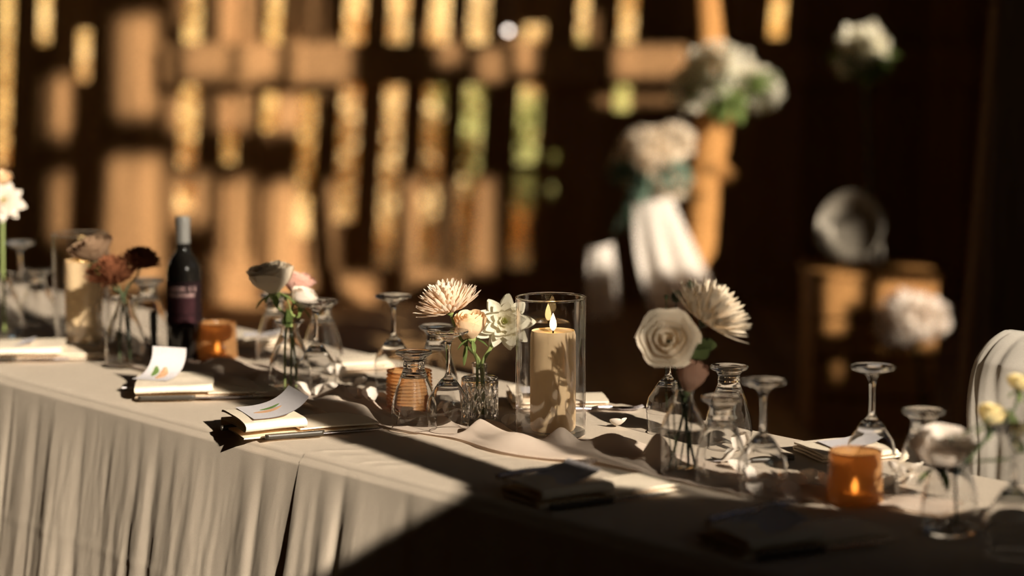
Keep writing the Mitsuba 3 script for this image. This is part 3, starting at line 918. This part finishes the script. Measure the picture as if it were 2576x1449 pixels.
def whorl(rings, seed):
    """rings: (count, elevation, length, width, tip, curl, cup, r0, z0) -> list of petals about +z."""
    r = random.Random(seed)
    out = []
    ph0 = 0
    for cnt, el, L, W, tip, cu, cp, r0, z0 in rings:
        ph0 += .7
        for i in range(cnt):
            L_, W_ = L * r.uniform(.90, 1.06), W * r.uniform(.9, 1.08)
            m = petal(L_, W_, tip, cu * r.uniform(.7, 1.3), cp, base=.42 if tip < .1 else .25, ruffle=.03 if W > .012 else 0, seed=r.uniform(0, 6))
            rotz(m, r.uniform(-.05, .05))
            rotx(m, el + r.uniform(-.06, .06))
            m.apply_translation((0, r0, z0))
            out.append(rotz(m, ph0 + 2 * math.pi * i / cnt + r.uniform(-.06, .06)))
    return out


def calyx(R, H):
    return lathe(smooth_profile([(0, -H), (R * .35, -H * .9), (R * .8, -H * .5), (R, 0), (R * .7, H * .2), (0, H * .25)], 3), 20)


def build_flower(t, petals, pos, axis, spin, mat, cal, root, stem_r=.0022, bend=None, stem_mat='stem_green', fake=None):
    pos = np.array(pos, float)
    ax = np.array(axis, float) / np.linalg.norm(axis)
    for m in petals:
        add('petal', placed(m, pos, tuple(ax), spin), mat, True, t)
    if cal:
        add('calyx', placed(calyx(*cal), pos, tuple(ax), spin), stem_mat, True, t)
    if root is not None:
        h = cal[1] if cal else 0
        a = pos - ax * h
        root = np.array(root, float)
        if bend is None:
            mids = [a - ax * .02]
        else:
            mids = [a - ax * .012] + [np.array(b, float) for b in bend]
        path = curve([a] + mids + [root], 22)
        add('stem', tube(path, np.linspace(stem_r * 1.15, stem_r, 22), 8), stem_mat, True, t)


def chrysanthemum(label, pos, axis, root, R=.058, mat='petal_blush', w=.0068, dens=1.0, seed=1, spin=0.0, bend=None, stem='stem_green', el0=0.0, grp=None, sr=.0024):
    t = thing('chrysanthemum', label, 'flower', grp)
    rings = []
    for i, (el, c) in enumerate([(-.04, 26), (.10, 26), (.26, 26), (.43, 24), (.60, 22), (.77, 19), (.95, 15), (1.13, 11), (1.32, 8)]):
        rings.append((max(4, int(c * dens)), el + el0, R * (1.06 - .030 * i), w * (1 - .015 * i), .05, .72 - .07 * i, .40, .0050 - .0004 * i, .001 * i))
    build_flower(t, whorl(rings, seed), pos, axis, spin, mat, (.0085, .010), root, sr, bend, stem)
    return t


def dahlia(label, pos, axis, root, R=.050, mat='petal_white', seed=2, bend=None, stem='stem_green'):
    t = thing('dahlia', label, 'flower')
    rings = [(9, -.05, R, .026, .75, .12, .22, .006, 0), (9, .16, R * .95, .025, .75, .20, .28, .006, .002), (9, .40, R * .80, .022, .7, .35, .35, .005, .004),
             (8, .66, R * .62, .018, .6, .45, .45, .004, .006), (7, .95, R * .44, .013, .6, .5, .5, .003, .007)]
    build_flower(t, whorl(rings, seed), pos, axis, 0.2, mat, (.009, .010), root, .0034, bend, stem)
    heart = whorl([(8, 1.15, R * .30, .008, .6, .4, .5, .002, .007), (6, 1.4, R * .24, .006, .5, .2, .5, .001, .008)], seed + 1)
    add('heart', placed(cat(heart), pos, tuple(axis), 0), 'petal_heart', True, t, 'greenish yellow heart of small petals')
    return t


def rose_petals(R, H, opened, seed, layers=((3, .30, 1.0), (4, .52, 1.0), (5, .74, .97), (5, .92, .93), (5, 1.0, .86))):
    r = random.Random(seed)
    out = []
    for li, (cnt, k, hk) in enumerate(layers):
        for i in range(cnt):
            n, m = 9, 9
            t, s = np.linspace(0, 1, n)[:, None], np.linspace(-1, 1, m)[None, :]
            op = opened * (li / (len(layers) - 1)) ** 1.5 * r.uniform(.8, 1.2)
            half = math.pi / cnt * 1.5
            rad = R * k * (.22 + .95 * np.sin(np.clip(t * 1.9, 0, np.pi / 2)) - .25 * np.clip(t - .45, 0, 1) * (1 - op) + op * .75 * np.clip(t - .5, 0, 1) ** 1.5)
            hh = H * hk * r.uniform(.95, 1.04)
            z = hh * t * (1 - .22 * np.abs(s) ** 2.5 * t) - H * .30 * op * np.clip(t - .6, 0, 1) ** 1.2
            lip = R * .10 * np.clip(t - .82, 0, 1) / .18 * (li > 0)
            a = s * half * (1 - .15 * (1 - t))
            rad = rad + lip + R * (.035 + .05 * op) * np.sin(s * 5 + li * 2 + i) * t ** 2 + .0006 * s
            off = r.uniform(-.1, .1)
            ph = a + 2 * math.pi * (i + .37 * li) / cnt + off
            out.append(grid(np.stack([rad * np.cos(ph), rad * np.sin(ph), z + 0 * s], -1)))
    return out


def rose(label, pos, axis, root, R=.024, H=.042, opened=.25, mat='petal_peach', seed=3, bend=None, stem='stem_green', sepals=True, spin=0.0, layers=None, grp=None, sr=.0022):
    t = thing('rose', label, 'flower', grp)
    ps = rose_petals(R, H, opened, seed, layers) if layers else rose_petals(R, H, opened, seed)
    build_flower(t, ps, pos, axis, spin, mat, (R * .34, R * .42), root, sr, bend, stem)
    if sepals:
        for m in whorl([(5, -.35, R * 1.15, R * .34, .9, -.6, .3, R * .22, -.001)], seed + 9):
            add('sepal', placed(m, pos, tuple(np.array(axis) / np.linalg.norm(axis)), spin), 'leaf', True, t)
    return t


def leaf_thing(name, label, pos, direction, L, W, root, mat='leaf', smat='dark_stem', n=1, seed=5, category='leaf'):
    t = thing(name, label, category)
    rr = random.Random(seed)
    pos = np.array(pos, float)
    for i in range(n):
        d = np.array(direction, float) + ([rr.uniform(-.6, .6) for _ in range(3)] if i else [0, 0, 0])
        m = petal(L * (1 if i == 0 else rr.uniform(.6, .9)), W, .6, .3, .15, n=8, m=5, base=.15)
        add('leaf', placed(rotx(m, math.pi / 2), pos - np.array([0, 0, .02 * i]), tuple(d), rr.uniform(0, 6)), mat, True, t)
    add('stem', tube(curve([pos, (pos + root) / 2 + [0.004, 0, .005], root], 12), .0013, 6), smat, True, t)
    return t


def bud(label, pos, root, r=.008, mat='dark_stem', bend=(0, 0, 0)):
    t = thing('flower_bud', label, 'flower bud')
    pos, root = np.array(pos, float), np.array(root, float)
    add('head', placed(lathe(smooth_profile([(0, -r), (r * .7, -r * .8), (r, 0), (r * .75, r * .8), (r * .3, r * 1.25), (0, r * 1.3)], 3), 16, lambda ph, z: 1 + .08 * np.cos(ph * 6) + 0 * z), pos), mat, True, t)
    add('stem', tube(curve([pos, (pos + root) / 2 + np.array(bend), root], 14), .0011, 6), 'dark_stem', True, t)
    return t


# the diamond cut bud vase and its three flowers
def diamonds(ph, z):
    k = 1 / (2 * math.pi / 14 * .0338)
    a, b = ph * 7 + z * k * math.pi * .42, ph * 7 - z * k * math.pi * .42
    g = np.minimum(np.abs(np.sin(a)), np.abs(np.sin(b)))
    return 1 + np.where((z > .006) & (z < .072), -.055 * (1 - np.clip(g / .55, 0, 1)) ** 1.0, 0)


zz = np.linspace(.006, .078, 64)
v1 = np.vstack([[[0, .0008], [.031, .0008], [.0338, .004]], np.stack([np.full(64, .0342), zz], 1), [[.0338, .0825], [.0310, .0845], [.0180, .0862], [.0142, .0885], [.0135, .092], [.0135, .1045], [.0155, .1055], [.0158, .1095], [.0148, .1105], [.0122, .1105], [.0115, .109], [.0115, .088], [.020, .0825], [.0290, .080], [.0305, .076], [.0305, .012], [.028, .0095], [0, .009]]])
dv = thing('bud_vase', 'small diamond cut glass bud vase holding the three sunlit flowers', 'vase')
p1 = on(1207, 1062)
add('body', placed(lathe(v1, 168, diamonds), p1), 'glass', 25, dv)
Y1 = p1[1]
neck1 = p1 + [0, 0, .11]
root = p1 + [0, 0, .014]
chrysanthemum('large blush chrysanthemum leaning left over the upside down wine glass', atY(1131, 782, Y1 - .005), (-.30, -.10, .94), root + [.006, .004, 0], .061, 'petal_blush', .0108, .95, 5, .3,
              [atY(1160, 855, Y1), neck1 + [.001, .006, 0]], grp=None, sr=.0026)
rose('peach rose bud between the blush chrysanthemum and the white dahlia', atY(1187, 851, Y1 - .02), (-.08, -.22, .97), root + [-.010, -.006, 0], .0252, .050, .16, 'petal_peach', 12,
     [atY(1196, 895, Y1 - .012), neck1 + [-.004, -.004, 0]])
dahlia('white pointed petal dahlia partly behind the nearer candle vase', atY(1268, 812, Y1 + .045), (.10, -.93, .30), root + [.012, -.002, 0], .0505, 'petal_white', 21, [atY(1232, 880, Y1 + .02), neck1 + [.005, .0, 0]])
leaf_thing('green_leaf', 'narrow green leaf hanging beside the stems of the three sunlit flowers', neck1 + [-.022, -.002, .045], (-.2, -.2, -.9), .05, .010, neck1 + [-.004, 0, -.01])

# the clear vase on the right with dark stems
VC = lathe(smooth_profile([(.034, .001), (.0362, .006), (.0362, .076), (.0368, .0802)], 5), 72)
cv = thing('bud_vase', 'clear glass bottle vase of dark stems beside the large shaded chrysanthemum', 'vase')
p2 = on(1718, 1195)
add('wall', placed(VC, p2), 'thin_glass', True, cv)
add('base', placed(lathe([(0, .0005), (.033, .0005), (.0352, .003), (.0352, .007), (.031, .010), (0, .009)], 64), p2), 'glass', 40, cv)
add('neck', placed(lathe(np.vstack([VN := np.vstack([smooth_profile([(.0370, .080), (.0355, .086), (.0265, .106), (.0180, .121), (.0160, .132), (.0166, .139), (.0188, .141), (.0188, .145)], 5),
                                                     smooth_profile([(.0344, .080), (.0332, .0845), (.0242, .105), (.0156, .120), (.0136, .132), (.0140, .1452)], 5)[::-1]]), VN[:1]]), 72), p2), 'glass', 40, cv)
add('shoulder_ring', placed(torus(.0372, .0010, .080, 72), p2), 'glass', True, cv)
Y2 = p2[1]
n2 = p2 + [0, 0, .142]


def r2(dx, dy):
    return p2 + [dx, dy, .012]


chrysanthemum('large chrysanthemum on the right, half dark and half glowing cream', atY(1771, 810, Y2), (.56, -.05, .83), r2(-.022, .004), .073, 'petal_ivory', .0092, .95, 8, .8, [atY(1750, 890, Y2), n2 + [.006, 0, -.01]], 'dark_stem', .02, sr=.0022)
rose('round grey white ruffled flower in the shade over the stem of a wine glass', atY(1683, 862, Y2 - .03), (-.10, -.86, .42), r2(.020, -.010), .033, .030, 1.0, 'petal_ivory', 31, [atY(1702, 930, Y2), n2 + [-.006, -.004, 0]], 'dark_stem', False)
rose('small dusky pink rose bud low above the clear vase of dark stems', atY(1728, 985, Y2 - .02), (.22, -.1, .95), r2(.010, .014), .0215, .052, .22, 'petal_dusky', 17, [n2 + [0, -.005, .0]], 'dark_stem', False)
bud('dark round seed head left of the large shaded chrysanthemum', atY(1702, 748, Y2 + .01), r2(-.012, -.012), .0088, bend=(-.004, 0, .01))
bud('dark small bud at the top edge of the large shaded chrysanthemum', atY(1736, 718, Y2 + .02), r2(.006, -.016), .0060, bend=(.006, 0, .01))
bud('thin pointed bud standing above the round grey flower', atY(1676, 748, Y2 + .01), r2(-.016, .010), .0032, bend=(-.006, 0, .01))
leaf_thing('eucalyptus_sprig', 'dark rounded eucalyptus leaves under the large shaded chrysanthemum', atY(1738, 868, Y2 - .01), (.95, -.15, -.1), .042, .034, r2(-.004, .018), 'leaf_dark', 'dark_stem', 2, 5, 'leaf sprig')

# bell shaped bud vases
def neck(outer, inner):
    p = np.vstack([smooth_profile(outer, 6), smooth_profile(inner, 6)[::-1]])
    return lathe(np.vstack([p, p[:1]]), 72)


BELL = lathe(smooth_profile([(.040, .001), (.0425, .008), (.0428, .030), (.0414, .0455)], 6), 72)
BELL_NECK = neck([(.0415, .045), (.0390, .062), (.0290, .095), (.0190, .118), (.0172, .126), (.0200, .134), (.0306, .1425)],
                 [(.0392, .045), (.0367, .0615), (.0268, .0940), (.0165, .117), (.0146, .126), (.0176, .1355), (.0292, .1445)])
BELL_BASE = lathe([(0, .0005), (.038, .0005), (.041, .003), (.041, .008), (.036, .011), (0, .010)], 64)


def bell(px, py, label):
    t = thing('bud_vase', label, 'vase')
    p = on(px, py)
    add('wall', placed(BELL, p), 'thin_glass', True, t)
    add('neck', placed(BELL_NECK, p), 'glass', 40, t)
    add('base', placed(BELL_BASE, p), 'glass', 40, t)
    return p


p5 = bell(730, 988, 'bell shaped glass vase holding the pale and pink roses on the left')
n5 = p5 + [0, 0, .135]
rose('pale shaded rose leaning left out of the bell vase beside the wine bottle', atY(690, 738, p5[1]), (-.16, -.1, .97), p5 + [.012, 0, .012], .037, .060, .30, 'petal_ivory', 41, [n5 + [-.006, 0, .02]])
rose('white rose bud low on the right in the bell vase of pale roses', atY(757, 775, p5[1] + .01), (.25, -.1, .95), p5 + [-.010, 0, .012], .022, .040, .2, 'petal_bright', 43, [n5 + [.006, 0, .02]])
rose('bright pink rose behind the pale shaded rose', atY(742, 738, p5[1] + .06), (.18, .05, .97), p5 + [0, .012, .012], .027, .042, .5, 'petal_pink', 44, [n5 + [.004, .006, .03]])
leaf_thing('green_leaf', 'green leaves between the pale roses and their bell vase', atY(722, 752, p5[1] - .01), (.1, -.2, -.95), .05, .026, n5, 'leaf', 'stem_green', 2, 3)
p4 = bell(316, 918, 'bell shaped glass vase under the rust coloured flowers on the left')
n4 = p4 + [0, 0, .135]
chrysanthemum('rust brown bushy flower in front of the farther candle', atY(283, 705, p4[1]), (-.1, -.3, .95), p4 + [.01, 0, .012], .055, 'petal_rust', .014, .7, 51, 0, [n4 + [-.004, 0, .02]], 'dark_stem')
chrysanthemum('rust red flower on the right, nearest the wine bottle', atY(352, 668, p4[1] + .03), (.25, -.2, .95), p4 + [-.012, 0, .012], .042, 'petal_rust', .013, .6, 52, 0, [n4 + [.006, 0, .03]], 'dark_stem')
rose('grey brown rose against the farther candle vase', atY(243, 655, p4[1] + .01), (-.3, -.2, .93), p4 + [.006, .01, .012], .036, .050, .6, 'petal_taupe', 53, [n4 + [-.01, 0, .03]], 'dark_stem')
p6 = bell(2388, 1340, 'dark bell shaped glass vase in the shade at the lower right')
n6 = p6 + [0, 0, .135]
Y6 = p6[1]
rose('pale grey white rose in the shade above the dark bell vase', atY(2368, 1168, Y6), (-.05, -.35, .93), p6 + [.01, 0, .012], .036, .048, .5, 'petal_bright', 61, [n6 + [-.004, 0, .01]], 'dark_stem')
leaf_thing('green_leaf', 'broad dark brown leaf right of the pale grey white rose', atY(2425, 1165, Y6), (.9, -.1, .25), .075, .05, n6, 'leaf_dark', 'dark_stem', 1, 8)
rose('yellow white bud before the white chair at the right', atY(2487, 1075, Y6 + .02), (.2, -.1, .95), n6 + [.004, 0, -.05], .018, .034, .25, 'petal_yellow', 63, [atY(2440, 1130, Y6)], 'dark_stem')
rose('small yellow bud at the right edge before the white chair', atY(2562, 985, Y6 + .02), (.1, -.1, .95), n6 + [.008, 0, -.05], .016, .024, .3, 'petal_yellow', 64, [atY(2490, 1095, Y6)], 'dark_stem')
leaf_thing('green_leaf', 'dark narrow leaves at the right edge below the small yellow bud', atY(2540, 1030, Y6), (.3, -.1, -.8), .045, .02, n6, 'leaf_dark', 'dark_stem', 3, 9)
p7 = bell(12, 846, 'bell shaped glass vase at the left edge under the bright white flower')
dahlia('bright white flower at the left edge of the picture', atY(8, 508, p7[1]), (.25, -.85, .4), p7 + [0, 0, .012], .046, 'petal_bright', 71, [p7 + [0, 0, .14]])
rose('pale peach rose above the bright white flower at the left edge', atY(2, 462, p7[1] + .02), (.1, -.3, .9), p7 + [0, .004, .012], .020, .026, .4, 'petal_peach', 72, [p7 + [0, .004, .14]])

# loose petals on the runner
LOOSE = [(868, 968), (905, 975), (938, 985), (835, 985), (792, 962), (815, 1000), (880, 1018), (930, 1030), (760, 1000), (1005, 1032), (1022, 1050), (1062, 1030), (1112, 1040), (1130, 1048), (905, 1002), (965, 1010),
         (1858, 1190), (1880, 1212), (1915, 1225), (1940, 1235), (1962, 1222), (2002, 1235), (2040, 1215), (1838, 1165), (2250, 1200), (2275, 1222), (2238, 1235), (2300, 1190), (1985, 1255), (1895, 1245), (2068, 1230), (850, 940), (1868, 1130), (1555, 1075), (1280, 1075)]
rl = random.Random(77)
for i, (px, py) in enumerate(LOOSE):
    big = px > 1800
    m = petal(rl.uniform(.030, .042), rl.uniform(.028, .036), .15, rl.uniform(.6, 1.5), rl.uniform(.3, .7), n=8, m=7, ruffle=.05, base=.35, seed=i)
    m.apply_translation((0, -.016, 0))
    rotx(m, rl.uniform(-.1, .35))
    rotz(m, rl.uniform(0, 6.28))
    m.apply_translation((0, 0, -m.bounds[0][2] + .001))
    q = on(px, py)
    j = np.argmin(((XY.reshape(-1, 2) - q[:2]) ** 2).sum(-1))
    dz = hgt.reshape(-1)[j] if np.linalg.norm(XY.reshape(-1, 2)[j] - q[:2]) < .02 else 0
    where = 'right, near the amber votive' if px > 1800 else 'left, around the pale rose vase and the ribbed jar' if px < 1200 else 'middle'
    grp = 'loose petals on the right' if px > 1800 else 'loose petals on the left'
    lab = {'right, near the amber votive': 'loose white rose petal lying among the glasses around the nearer amber votive', 'left, around the pale rose vase and the ribbed jar': 'loose white rose petal lying between the pale rose vase and the nearest goblet'}.get(where, 'loose white rose petal lying alone %s the nearer candle vase' % ('right of' if px > 1400 else 'left of'))
    tag(add('rose_petal', moved(m, q + [0, 0, dz * .7]), 'petal_bright', True), lab, 'petal', grp if 'middle' not in where else None)

# ------------------------------------------------------------------ white covered chair beyond the table's right end
CH = np.array([.865, 4.17, 0])
lv = []
zs = np.r_[np.linspace(.0, .44, 24), .455, .462, np.linspace(.468, .86, 40), np.linspace(.865, .928, 14)]
ph = np.linspace(0, 2 * np.pi, 160, endpoint=False)


def srect(ph, a, b, e=.28):
    c, s = np.cos(ph), np.sin(ph)
    return a * np.sign(c) * np.abs(c) ** e, b * np.sign(s) * np.abs(s) ** e


for z in zs:
    if z > .465:
        top = np.clip((z - .815) / .115, 0, 1)
        a, b, o = .215 * math.sqrt(max(.02, 1 - .42 * top ** 3)), .034 * math.sqrt(max(.03, 1 - top ** 4)), .18 + .05 * (z - .465)
        f = .006
    else:
        k = np.clip((.465 - z) / .02, 0, 1)
        a, b, o = .222 + .05 * (.465 - z), .034 + k * (.17 + .04 * (.465 - z)), .18 * (1 - k)
        f = .012 + .02 * (.465 - z)
    x, y = srect(ph, a, b)
    w = f * (meshkit.noise(np.stack([ph * 7, ph * 0 + (z > .465) * 5 + z * 1.2, ph * 0], -1), 6) - .5) * 2
    nrm = np.hypot(x, y) + 1e-9
    sag = .018 * np.maximum(0, np.sin(((x + .2) * 9 + (.97 - z) * 9))) ** 3 * (y < 0) * (z > .5) * np.clip((.92 - z) / .05, 0, 1)
    lv.append(np.stack([x * (1 + w / .22), y * (1 + w / .1) + o - sag, ph * 0 + z], -1))
lv.append(np.tile([0, .203, .931], (160, 1)))
m = grid(np.array(lv), True)
A = np.eye(4)
A[:3, 0], A[:3, 1], A[:3, 3] = -DU, CV, CH
m.apply_transform(A)
ct = thing('dining_chair', 'white fabric covered chair at the right edge of the picture', 'chair')
add('cover', m, 'chair_cloth', 60, ct)

# ------------------------------------------------------------------ arbor pole, draped cloth and flowers before the back wall
YA = 9.0
pk = thing('arbor_pole', 'leaning sunlit wooden pole carrying the white bouquet', 'pole')
pa = [atY(1672, 1005, YA), atY(1718, 850, YA), atY(1765, 600, YA), atY(1775, 445, YA), atY(1798, 330, YA), atY(1790, 120, YA), atY(1776, -60, YA), atY(1770, -260, YA)]
path = curve(pa, 60)
rad = np.interp(np.linspace(0, 1, 60), [0, .2, .45, .53, .60, .66, .75, 1], [.050, .052, .058, .062, .070, .066, .045, .034]) * (1 + .03 * np.sin(np.arange(60) * 1.7))
add('trunk', tube(path, rad, 16), 'pole_wood', True, pk)
add('branch_stub', tube(curve([atY(1790, 420, YA), atY(1825, 436, YA - .03), atY(1850, 446, YA - .05)], 8), np.linspace(.05, .022, 8), 10), 'pole_wood', True, pk)


def cluster(name, label, pos, rx, ry, rz, mat, seed, n=1500, size=.022, category='flower bunch', leaves=None, stalk=None):
    t = thing(name, label, category)
    g = np.random.default_rng(seed)
    lobes = g.normal(size=(6, 3)) * [rx * .45, ry * .4, rz * .35]
    v = g.normal(size=(n, 3))
    v /= np.linalg.norm(v, axis=1, keepdims=True)
    P = lobes[g.integers(0, 6, n)] + v * [rx * .55, ry * .55, rz * .6] * g.uniform(.75, 1, (n, 1))
    D = v + g.normal(0, .35, (n, 3))
    D /= np.linalg.norm(D, axis=1, keepdims=True)
    k = add('blossoms', moved(cards(P, D, g.uniform(.7, 1.2, n) * size, .9), pos), mat, parent=t)
    labels[k] = {'kind': 'stuff'}
    if leaves is not None:
        n2_ = 90
        v = g.normal(size=(n2_, 3))
        v[:, 2] = -np.abs(v[:, 2])
        v /= np.linalg.norm(v, axis=1, keepdims=True)
        k = add('leaves', moved(cards(v * [rx * .7, ry * .6, rz * .75], v, g.uniform(.05, .10, n2_), .45), pos), leaves, parent=t)
        labels[k] = {'kind': 'stuff'}
    if stalk is not None:
        add('stem', tube(curve([np.array(pos, float), (np.array(pos) + stalk) / 2 + [.01, 0, 0], stalk], 8), .008, 6), 'dark_stem', True, t)
    return t


cluster('baby_breath_bouquet', 'airy white bouquet with green leaves at the top of the wooden pole', atY(1828, 185, YA - .10), .155, .13, .135, 'petal_white', 5, 1500, .020, 'bouquet', 'leaf', atY(1792, 330, YA))
cluster('hydrangea', 'cream flower head left of the wooden pole', atY(1632, 405, YA - .12), .145, .12, .10, 'petal_ivory', 6, 1300, .03, 'flower', 'leaf_grey', atY(1760, 520, YA))
cluster('hydrangea', 'white flower head low at the right in front of the dark wall', atY(2292, 785, 8.2), .125, .12, .105, 'petal_bright', 7, 1200, .03, 'flower', None, atY(2330, 1180, 8.2))
cluster('white_rose_spray', 'small white and peach flowers high on the right', atY(2170, 125, 8.9), .072, .06, .075, 'petal_white', 8, 500, .03, 'flower', 'leaf', atY(2205, 1010, 8.9))
# white cloth hanging from the pole: two swags
g = np.linspace(0, 1, 40)
for (xa, ya, xb, yb, w0, w1, lab) in [(1645, 505, 1735, 790, .07, .13, 'white gauzy cloth falling beside the wooden pole behind the large shaded chrysanthemum'),
                                      (1512, 620, 1520, 800, .045, .06, 'narrow white cloth hanging left of the wooden pole')]:
    c0, c1 = atY(xa, ya, YA - .16), atY(xb, yb, YA - .16)
    s, t_ = np.meshgrid(np.linspace(-1, 1, 30), g, indexing='xy')
    wid = w0 + (w1 - w0) * np.sin(t_ * np.pi / 2)
    X_ = c0[0] + (c1[0] - c0[0]) * t_ ** 1.3 + s * wid
    Yy = c0[1] + .035 * np.sin(s * 8 + t_ * 2) * t_ + .04 * (s ** 2)
    Z_ = c0[2] + (c1[2] - c0[2]) * t_ + .01 * s
    tag(add('draped_cloth', grid(np.stack([X_, Yy, Z_], -1)), 'petal_bright', True), lab, 'fabric')
leaf_thing('eucalyptus_sprig', 'grey green leaves hanging under the cream flower head', atY(1580, 470, YA - .1), (-.2, -.2, -.95), .17, .08, atY(1620, 420, YA - .1), 'leaf_grey', 'dark_stem', 4, 6, 'leaf sprig')
# round pan hanging on the dark wall, crates and the dark post on the right
YP = 8.3
pan = thing('metal_pan', 'round grey metal pan standing on the wooden crate in the dark', 'pan')
pp_ = atY(2138, 570, YP)
pax = (-.55, -.80, .25)
add('bowl', placed(lathe(smooth_profile([(0, -.050), (.085, -.048), (.108, -.02), (.122, .0), (.128, .002), (.124, .006), (.105, -.015), (.080, -.040), (0, -.044)], 5), 48), pp_, pax), 'white_metal', 40, pan)
add('handle', placed(tube(curve([(.12, 0, 0), (.17, .02, -.01), (.12, .06, 0)], 12), .006, 6), pp_, pax, 4.2), 'white_metal', True, pan)
hk = thing('side_post', 'dark square timber post at the right edge', 'post')
pb = [atY(2452, 400, 6.0)[0], atY(2600, 400, 6.0)[0]]
add('shaft', lean_board(pb[0], pb[1], 0, 4.35, 6.0, 6.13, .008), 'rough_timber', False, hk)
cr = thing('wooden_crate', 'wooden crate in the dark below the round grey pan, with sunlit patches', 'crate')
q = atY(2110, 705, 8.2)
for k in range(4):
    add('slat', box(q[0] - .085, q[0] + .34, 8.2, 8.215, .0 + k * .139, .127 + k * .139, .003), 'pole_wood', False, cr)
add('side', box(q[0] - .085, q[0] - .07, 8.215, 8.55, .0, .55, .003), 'pole_wood', False, cr)
add('side', box(q[0] + .325, q[0] + .34, 8.215, 8.55, .0, .55, .003), 'pole_wood', False, cr)
add('back', box(q[0] - .085, q[0] + .325, 8.535, 8.55, .0, .55, .003), 'pole_wood', False, cr)
add('top_board', box(q[0] - .095, q[0] + .35, 8.19, 8.56, .55, .57, .003), 'pole_wood', False, cr)

# added bulb, a guessed source for one pale blurred spot before the wall
hb = thing('added_bulb', 'added glowing bulb standing in for a pale bright spot before the slatted wall', 'stand-in bulb')
q = atY(1279, 77, 11.2)
k = add('bulb', moved(trimesh.creation.icosphere(subdivisions=2, radius=.013), q), None, True, hb)
scene[k]['emitter'] = {'type': 'area', 'radiance': rgb(1.1, .92, .78)}
add('socket', moved(lathe([(0, .010), (.008, .011), (.008, .034), (.003, .038), (0, .038)], 16), q), 'wick', 40, hb)
zc = 5.6 - (11.2 - 3.6) * (5.6 - 1.98) / (BACK + .35 - 3.6)
add('cord', tube(curve([q + [0, 0, .036], [q[0], q[1], zc]], 6), .002, 6), 'wick', True, hb)
